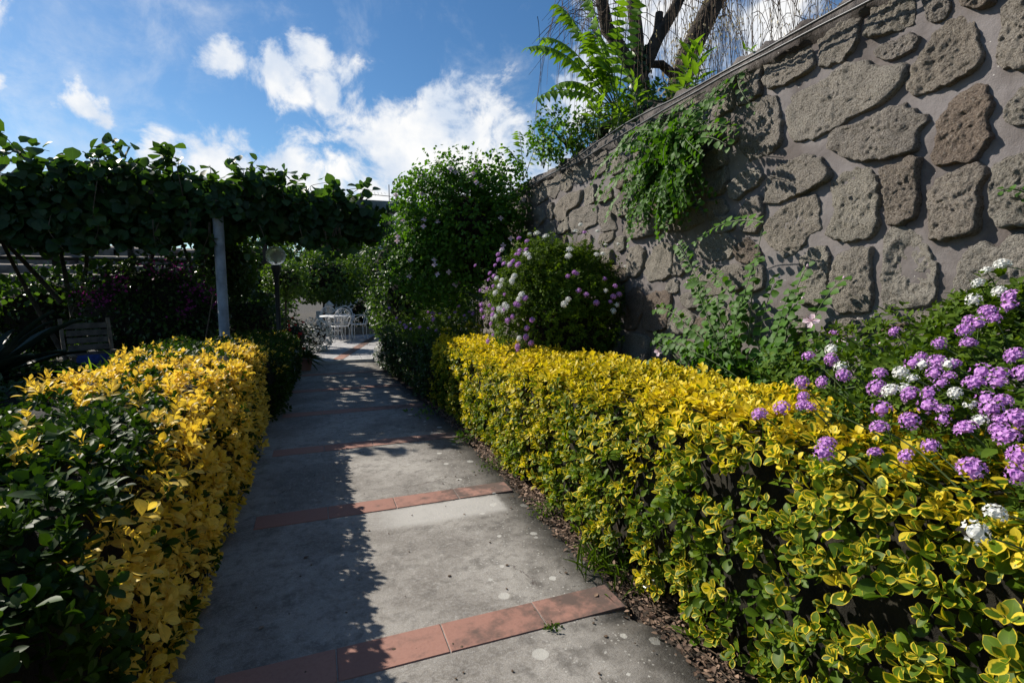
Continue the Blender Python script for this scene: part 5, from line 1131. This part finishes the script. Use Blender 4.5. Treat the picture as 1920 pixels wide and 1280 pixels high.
# spiky plant at the corner of the court
sp = thing('spiky_plant', 'dark spiky potted plant where the green hedge meets the court', 'plant', (-.22, 10.5, 0))
lv = Leaves(); n = 70; d = unit(rng.normal(0, 1, (n, 3))*[1, 1, .5]+[0, 0, .45]); lv.add(np.tile([-.22, 10.5, .22], (n, 1)), d, rng.normal(0, .2, (n, 3))+[0, 0, 1], .42*rng.uniform(.6, 1.1, n), .05, .35); lv.done()
plant_leaves(sp, lv, T_LANCE, L_GREEN, nparts=0); mk('pot', *lathe([(.09, 0), (.13, .22), (.145, .22), (.145, .25), (.12, .25), (.11, .20), (.001, .2)], (-.22, 10.5, .0), 16), TERRA, sp)

# ================================================================== ON TOP OF THE WALL
# feathery fronds
ai = thing('ailanthus', 'young tree-of-heaven with long feathery bright green fronds above the wall', 'sapling', (3.25, 5.05, 3.05))
lv = Leaves(); st = []
def frond(a, b_, sag, npair, L, tint=.6):
    a, b_ = np.array(a, float), np.array(b_, float); p = bez(a, a*.6+b_*.4+[0, 0, sag], a*.25+b_*.75+[0, 0, sag], b_, 20); st.append(tube(p[::2], np.linspace(.008, .002, 10), 5))
    t = np.linspace(.22, 1, npair); Q = np.stack([np.interp(t, np.linspace(0, 1, 20), p[:, k]) for k in range(3)], -1); T = unit(np.gradient(Q, axis=0))
    up = unit(np.cross(np.cross(T, [0, -.4, 1]), T)); sd = np.cross(T, up)
    for s_ in (-1, 1):
        lt = unit(sd*s_*1.0 + T*.30 + [0, 0, -.30] + rng.normal(0, .08, Q.shape))
        lv.add(Q, lt, up+rng.normal(0, .15, Q.shape), L*(1-.35*np.abs(t-.45))*np.where(t > .9, .7, 1)*rng.uniform(.88, 1.1, npair), .16, np.clip(tint+rng.normal(0, .15, npair), 0, 1), 0, 1)
B0 = (3.12, 4.95, 3.45)
for tip, sag, npair in (((2.66, 4.80, 4.42), .18, 15), ((2.42, 4.85, 4.25), .18, 17), ((2.33, 4.95, 4.0), .22, 14), ((2.20, 4.95, 3.90), .24, 17), ((2.30, 5.0, 3.50), .18, 13), ((2.95, 4.5, 4.25), .1, 13), ((2.62, 4.6, 3.95), .2, 15), ((2.75, 4.7, 3.75), .2, 14), ((2.5, 5.1, 3.65), .2, 13), ((3.3, 5.4, 4.3), .1, 12)):
    frond(B0, np.array(B0)+(np.array(tip)-np.array(B0))*1.12, sag, npair, .20)
for bx_, tip in (((2.95, 7.2, 3.2), (2.75, 6.9, 3.75)), ((2.95, 7.2, 3.2), (2.55, 7.0, 3.55)), ((3.0, 7.3, 3.2), (3.2, 7.0, 3.8)), ((3.0, 6.6, 3.2), (2.7, 6.4, 3.6)), ((3.0, 6.6, 3.2), (3.1, 6.3, 3.75))):
    frond(bx_, tip, .12, 10, .13, .8)
mk('stem', *tube([(3.25, 5.05, 3.0), (3.2, 5.0, 3.2), B0], [.018, .015, .012], 7), GREENSTEM, ai)
lv.done(); plant_leaves(ai, lv, T_LANCE, L_BRIGHT, nparts=300); mk('stalks', *join(st), GREENSTEM, ai, kind='stuff')
# lance-leaved weeds
def lance_weed(label, base_, h_, nst, L, nleaf=12, tint=.6, spread=.18):
    root = thing('leafy_weed', label, 'weed', base_, 'weeds along the wall top'); lv = Leaves(); st = []
    for k in range(nst):
        b0 = np.array(base_)+[rng.normal(0, spread*.5), rng.normal(0, spread), 0]; tp = b0+[rng.normal(-.05, .08), rng.normal(0, .10), h_*rng.uniform(.6, 1.1)]
        p = bez(b0, b0*.7+tp*.3, b0*.3+tp*.7, tp, 10); st.append(tube(p, np.linspace(.006, .002, 10), 5)); t = np.linspace(.25, 1, nleaf)
        Q = np.stack([np.interp(t, np.linspace(0, 1, 10), p[:, q]) for q in range(3)], -1); ph = np.arange(nleaf)*2.4+rng.uniform(0, 6); el = .25+.75*t
        T = np.stack([np.cos(ph)*np.cos(el), np.sin(ph)*np.cos(el), np.sin(el)], -1)
        lv.add(Q, T, np.array([0, 0, 1.])+rng.normal(0, .2, Q.shape)-T*.3, L*(1-.35*t)*rng.uniform(.8, 1.15, nleaf), .15, np.clip(tint+rng.normal(0, .2, nleaf), 0, 1), 0, 1)
    lv.done(); plant_leaves(root, lv, T_LANCE, L_BRIGHT, nparts=60); mk('stems', *join(st), GREENSTEM, root, kind='stuff')
lance_weed('tall lance-leaved bright green weed on the wall top, right of the tree trunk', (2.93, 3.62, 3.10), .45, 3, .21, 15, .65, .05)
lance_weed('cluster of bright lance-leaved weeds on the wall top below the fronds', (2.88, 4.6, 3.10), .42, 9, .17, 12, .7, .25)
lance_weed('low bright green weeds on the wall top near the big caper', (2.96, 6.0, 3.10), .36, 10, .14, 11, .75, .35)
lance_weed('small pale sprout on the rough wall capping near the cables', (2.82, 2.75, 3.12), .10, 1, .09, 5, .7, .02)
tree('dark tangled shrub behind the weeds on the wall top', (3.4, 5.2, 3.0), (3.45, 5.35, 3.35), (.65, .55, .36), 2000, .06, .35, 'shrub', 'wild_shrub', .02, 12, core=.5)
tree('loose twiggy shrub leaning out over the wall left of the fronds', (3.0, 5.7, 3.05), (2.82, 5.7, 3.38), (.42, .45, .32), 900, .05, .4, 'shrub', 'wild_shrub', .015, 13, core=0, W=.4, mat=L_CAPER)
tree('sunlit shrub on the wall top beside the tree trunk', (3.5, 4.6, 3.0), (3.45, 4.7, 3.35), (.5, .5, .35), 1500, .06, .5, 'shrub', 'wild_shrub', .02, 14, core=.5)
# pruned tree with thin drooping twigs
pt = thing('pruned_tree', 'dark-trunked pruned tree with bare drooping twigs behind the wall', 'tree', (4.3, 6.1, 3.1))
k1 = np.array([4.2, 6.15, 4.55])
mk('trunk', *join([tube([(4.32, 6.1, 3.0), (4.27, 6.1, 3.6), (4.22, 6.12, 4.2), k1], [.15, .13, .12, .12], 10), tube([k1-[0, 0, .1], (4.18, 6.2, 5.0), (4.15, 6.3, 5.6), (4.1, 6.4, 6.5)], [.10, .09, .085, .07], 9)]), BARK, pt)
mk('limb', *tube([k1-[0, 0, .25], (3.95, 6.2, 4.75), (3.75, 6.25, 5.0), (3.66, 6.25, 5.35), (3.6, 6.3, 5.6)], [.09, .085, .09, .08, .06], 9), BARK, pt)
mk('limb', *tube([k1-[0, 0, .2], (4.42, 6.05, 4.9), (4.65, 6.0, 5.3), (4.85, 5.9, 5.8)], [.09, .08, .075, .06], 9), BARK, pt)
mk('limb', *tube([k1+[.1, 0, .1], (4.45, 6.1, 5.0), (4.47, 6.1, 5.25)], [.07, .06, .055], 8, True), BARK, pt)
lv = Leaves(); n = 900; t = rng.uniform(0, 1, n); P = np.array([4.3, 6.1, 3.1])+np.outer(t, [-.12, .05, 1.7]); a = rng.uniform(0, 6.28, n); P += np.stack([np.cos(a), np.sin(a), 0*a], -1)*rng.uniform(.10, .22, n)[:, None]*(1.1-.5*t)[:, None]
lv.add(P, unit(rng.normal(0, .5, (n, 3))+[0, 0, -.7]), np.stack([np.cos(a), np.sin(a), .3+0*a], -1), .07*rng.uniform(.7, 1.2, n), .40, .3); lv.done(); plant_leaves(pt, lv, T_OVATE, L_GREEN, nparts=0, massname='ivy')
tw_ = []
for k in range(330):
    h0 = np.array([rng.uniform(3.0, 6.2), rng.uniform(4.6, 7.0), rng.uniform(4.9, 6.6)]); d = np.array([rng.normal(0, .45), rng.normal(-.1, .35), 0]); ln = rng.uniform(.9, 2.2)
    e = h0 + d + [0, 0, -ln]; e[2] = max(e[2], 3.4)
    if h0[0] > 4.9: d *= .5
    tw_.append(tube(bez(h0, h0+d*.6+[0, 0, .05], h0+d*.9-[0, 0, ln*.4], e, 8), np.linspace(.006, .0018, 8), 3))
for k in range(26):
    h0 = np.array([3.7, 6.2, 5.1])+rng.normal(0, .15, 3); e = h0+[-rng.uniform(.5, 1.2), rng.normal(-.2, .2), rng.uniform(-.9, -.1)]
    tw_.append(tube(bez(h0, h0+[-.3, 0, .25], e+[.3, 0, .35], e, 9), np.linspace(.006, .0018, 9), 3))
mk('twigs', *join(tw_), TWIG, pt, kind='stuff')
t2 = thing('ivy_trunk', 'leaning second trunk wrapped in small leaves behind the wall', 'tree', (5.0, 6.3, 3.2))
mk('trunk', *join([tube([(4.95, 6.4, 3.0), (4.92, 6.35, 4.2), (5.1, 6.25, 4.9), (5.4, 6.1, 5.6), (5.7, 6.0, 6.3)], [.13, .12, .15, .14, .12], 9), tube([(4.95, 6.35, 4.6), (4.75, 6.4, 4.75), (4.55, 6.4, 4.72)], [.07, .06, .05], 7)]), BARK, t2)
n = 900; t = rng.uniform(0, 1, n); P = np.stack([np.interp(t, [0, .5, 1], [4.92, 5.12, 5.75]), np.interp(t, [0, .5, 1], [6.35, 6.25, 6.0]), np.interp(t, [0, .5, 1], [4.1, 4.95, 6.3])], -1)+rng.normal(0, .11, (n, 3))
lv = Leaves(); lv.add(P, unit(rng.normal(0, .4, (n, 3))+[0, 0, -.9]), rng.normal(0, .5, (n, 3))+[-.5, -.6, 0], .065*rng.uniform(.7, 1.3, n), .2, .6); lv.done(); plant_leaves(t2, lv, T_OVATE, L_STRAW, nparts=0, massname='dry_leaves')
# wild oats
oa = thing('wild_oats', 'dry wild oat grass arching above the wall with pale hanging spikelets', 'grass', (2.9, 2.7, 3.1)); lv = Leaves(); st = []
for k in range(46):
    b0 = np.array([2.95+rng.uniform(0, .4), rng.uniform(2.2, 3.9), 3.08]); tp = b0+[rng.normal(-.02, .12), rng.normal(0, .22), rng.uniform(.35, .8)]
    p = bez(b0, b0+[0, 0, .3], tp+[0, 0, .1], tp+[rng.normal(0, .1), rng.normal(0, .1), -.06], 12); st.append(tube(p, np.linspace(.0022, .0008, 12), 3)); m_ = 11
    t = rng.uniform(.5, 1, m_); Q = np.stack([np.interp(t, np.linspace(0, 1, 12), p[:, q]) for q in range(3)], -1)+rng.normal(0, .035, (m_, 3))
    lv.add(Q, unit(rng.normal(0, .2, (m_, 3))+[0, 0, -1]), rand_dirs(m_), .026*rng.uniform(.7, 1.2, m_), .16, np.clip(rng.normal(.7, .2, m_), 0, 1))
lv.done(); plant_leaves(oa, lv, T_QUAD, L_STRAW, nparts=0, massname='spikelets'); mk('stalks', *join(st), TWIG, oa, kind='stuff')

# ================================================================== SMALL THINGS AT THE PATH EDGE
n = 9000; X = rng.uniform(1.28, 1.85, n); Y = rng.uniform(-.6, 7, n); X = np.maximum(X, np.interp(Y, ys, rx)+rng.uniform(-.03, .12, n))
lv = Leaves(); d = rand_dirs(n)*[1, 1, .25]; lv.add(np.stack([X, Y, rng.uniform(-.02, .025, n)], -1), unit(d), rng.normal(0, .5, (n, 3))+[0, 0, 1], rng.uniform(.012, .036, n), .30, rng.uniform(0, 1, n)**1.3, 0, 1); lv.done()
V, F, LD = leaf_arrays(lv, T_OVATE); lit = mk('leaf_litter', V, F, L_DEAD, None, True, {'ld': LD}, 'stuff'); lit['label'] = 'dry brown leaf litter under the edge of the variegated hedge'
sk = []
for k in range(420):
    p = np.array([rng.uniform(1.42, 1.72), rng.uniform(.2, 4.5), rng.uniform(-.01, .03)]); d = rand_dirs(1)[0]*[.5, 1, .08]; sk.append(tube([p, p+d*.06, p+d*rng.uniform(.08, .2)], .0025, 4))
lit2 = mk('fallen_twigs', *join(sk), TWIG, kind='stuff'); lit2['label'] = 'thin fallen twigs lying in the litter below the hedge'
def grass(label, c, n, L, r_=.10, mat=L_GREEN, tint=.8, wid=.035, flop=.5, cat='grass', name='grass_tuft', group=None):
    root = thing(name, label, cat, c, group); lv = Leaves(); a = rng.uniform(0, 6.28, n); el = rng.uniform(flop, 1.45, n)
    P = np.array(c)+np.stack([rng.normal(0, r_, n), rng.normal(0, r_, n), 0*a], -1)
    T = np.stack([np.cos(a)*np.cos(el), np.sin(a)*np.cos(el), np.sin(el)], -1); lv.add(P, T, np.array([0, 0, 1.])-T*.2, L*rng.uniform(.5, 1.2, n), wid, np.clip(rng.normal(tint, .2, n), 0, 1)); lv.done()
    plant_leaves(root, lv, T_LANCE, mat, nparts=0, massname='blades')
grass('grass tuft flopping from the hedge foot onto the path, between the two nearest bands', (1.42, 2.34, -.01), 46, .20, .07, L_LANT, .6)
grass('smaller grass tuft beside the crumpled wrapper at the hedge foot', (1.46, 2.12, -.01), 22, .13, .05, L_LANT, .6)
grass('thin grass blades sticking out of the far top of the golden hedge', (-1.45, 4.9, .86), 16, .24, .14, L_BRIGHT, .6, .03, .3)
grass('thin grass blades on the golden hedge further along', (-1.35, 6.0, .86), 9, .26, .10, L_BRIGHT, .6, .03, .3)
def weed(label, c, n, L, r_, mat=L_LANT, tm=T_OVATE, tint=.6, wid=.3):
    root = thing('ground_weed', label, 'weed', c, 'weeds at the path edge'); lv = Leaves(); P = np.array(c)+rng.normal(0, r_, (n, 3))*[1, 1, .35]; P[:, 2] = np.maximum(P[:, 2], .004)
    lv.add(P, unit(rng.normal(0, .7, (n, 3))+[-.2, 0, .35]), rng.normal(0, .3, (n, 3))+[0, 0, 1], L*rng.uniform(.6, 1.3, n), wid, np.clip(rng.normal(tint, .2, n), 0, 1)); lv.done(); plant_leaves(root, lv, tm, mat, nparts=0)
weed('tiny weed growing in the joint of the nearest tile band', (.96, 1.99, .005), 46, .018, .022, tint=.3)
weed('rosette weed with pointed leaves in the litter at the nearest slab corner', (1.52, 1.72, .0), 11, .085, .02, tint=.5, wid=.16)
weed('low creeping weeds at the hedge foot beside the second tile band', (1.46, 3.1, .02), 160, .022, .07)
weed('low creeping weeds further up the path edge', (1.42, 4.1, .02), 180, .022, .08)
weed('fine creeping weeds beside the grass tuft', (1.50, 2.5, .02), 200, .022, .07, tint=.8)
weed('broad-leaved weeds where the dark hedge begins', (1.28, 6.2, .02), 70, .05, .14, L_BRIGHT, tint=.2)
weed('bright leafy weed at the third tile band', (1.40, 5.0, .03), 40, .06, .06, L_BRIGHT, tint=.3)
sk = []
for k in range(240):
    c = np.array([rng.uniform(-.4, 1.38) if k % 3 else rng.uniform(1.15, 1.38), rng.uniform(1.2, 8.5), .004]); s_ = rng.uniform(.002, .006)
    sk.append(blob(c, (s_*rng.uniform(.7, 2), s_*rng.uniform(.7, 2), s_*.5), .4, 2, k, 6, 4))
gr = mk('path_grit', *join(sk), TWIG, None, False, kind='stuff'); gr['label'] = 'crumbs of soil and dry plant bits scattered over the concrete path'
# crumpled wrapper in the litter
v, f = blob((1.57, 2.06, .03), (.045, .035, .03), .55, 3.5, 9, 14, 9); FOIL = plain('foil', (.70, .71, .74), .28, .6, .5, var=.2)
tag(mk('crumpled_wrapper', v, f, FOIL, None, False), 'crumpled silvery wrapper in the litter at the end of the nearest tile band', 'wrapper')
for lab, c, tint_, s_ in (('curled dead leaf lying on the nearest tile band', (1.26, 2.12, .008), .8, .035), ('yellowed leaf fallen on the shaded side of the path', (-.30, 2.46, .003), 1.0, .03), ('dark dead leaf on the shaded concrete', (-.12, 3.05, .003), 0.0, .035), ('dead leaf scrap by the second tile band', (.9, 3.28, .003), .2, .02)):
    l_ = Leaves(); l_.add(np.array([c]), np.array([[.8, .5, .15]]), np.array([[.1, 0, 1.]]), s_, .3, tint_); l_.done(); V, F, LD = leaf_arrays(l_, T_OVATE)
    tag(mk('fallen_leaf', V, F, L_DEAD, None, True, {'ld': LD}), lab, 'leaf')
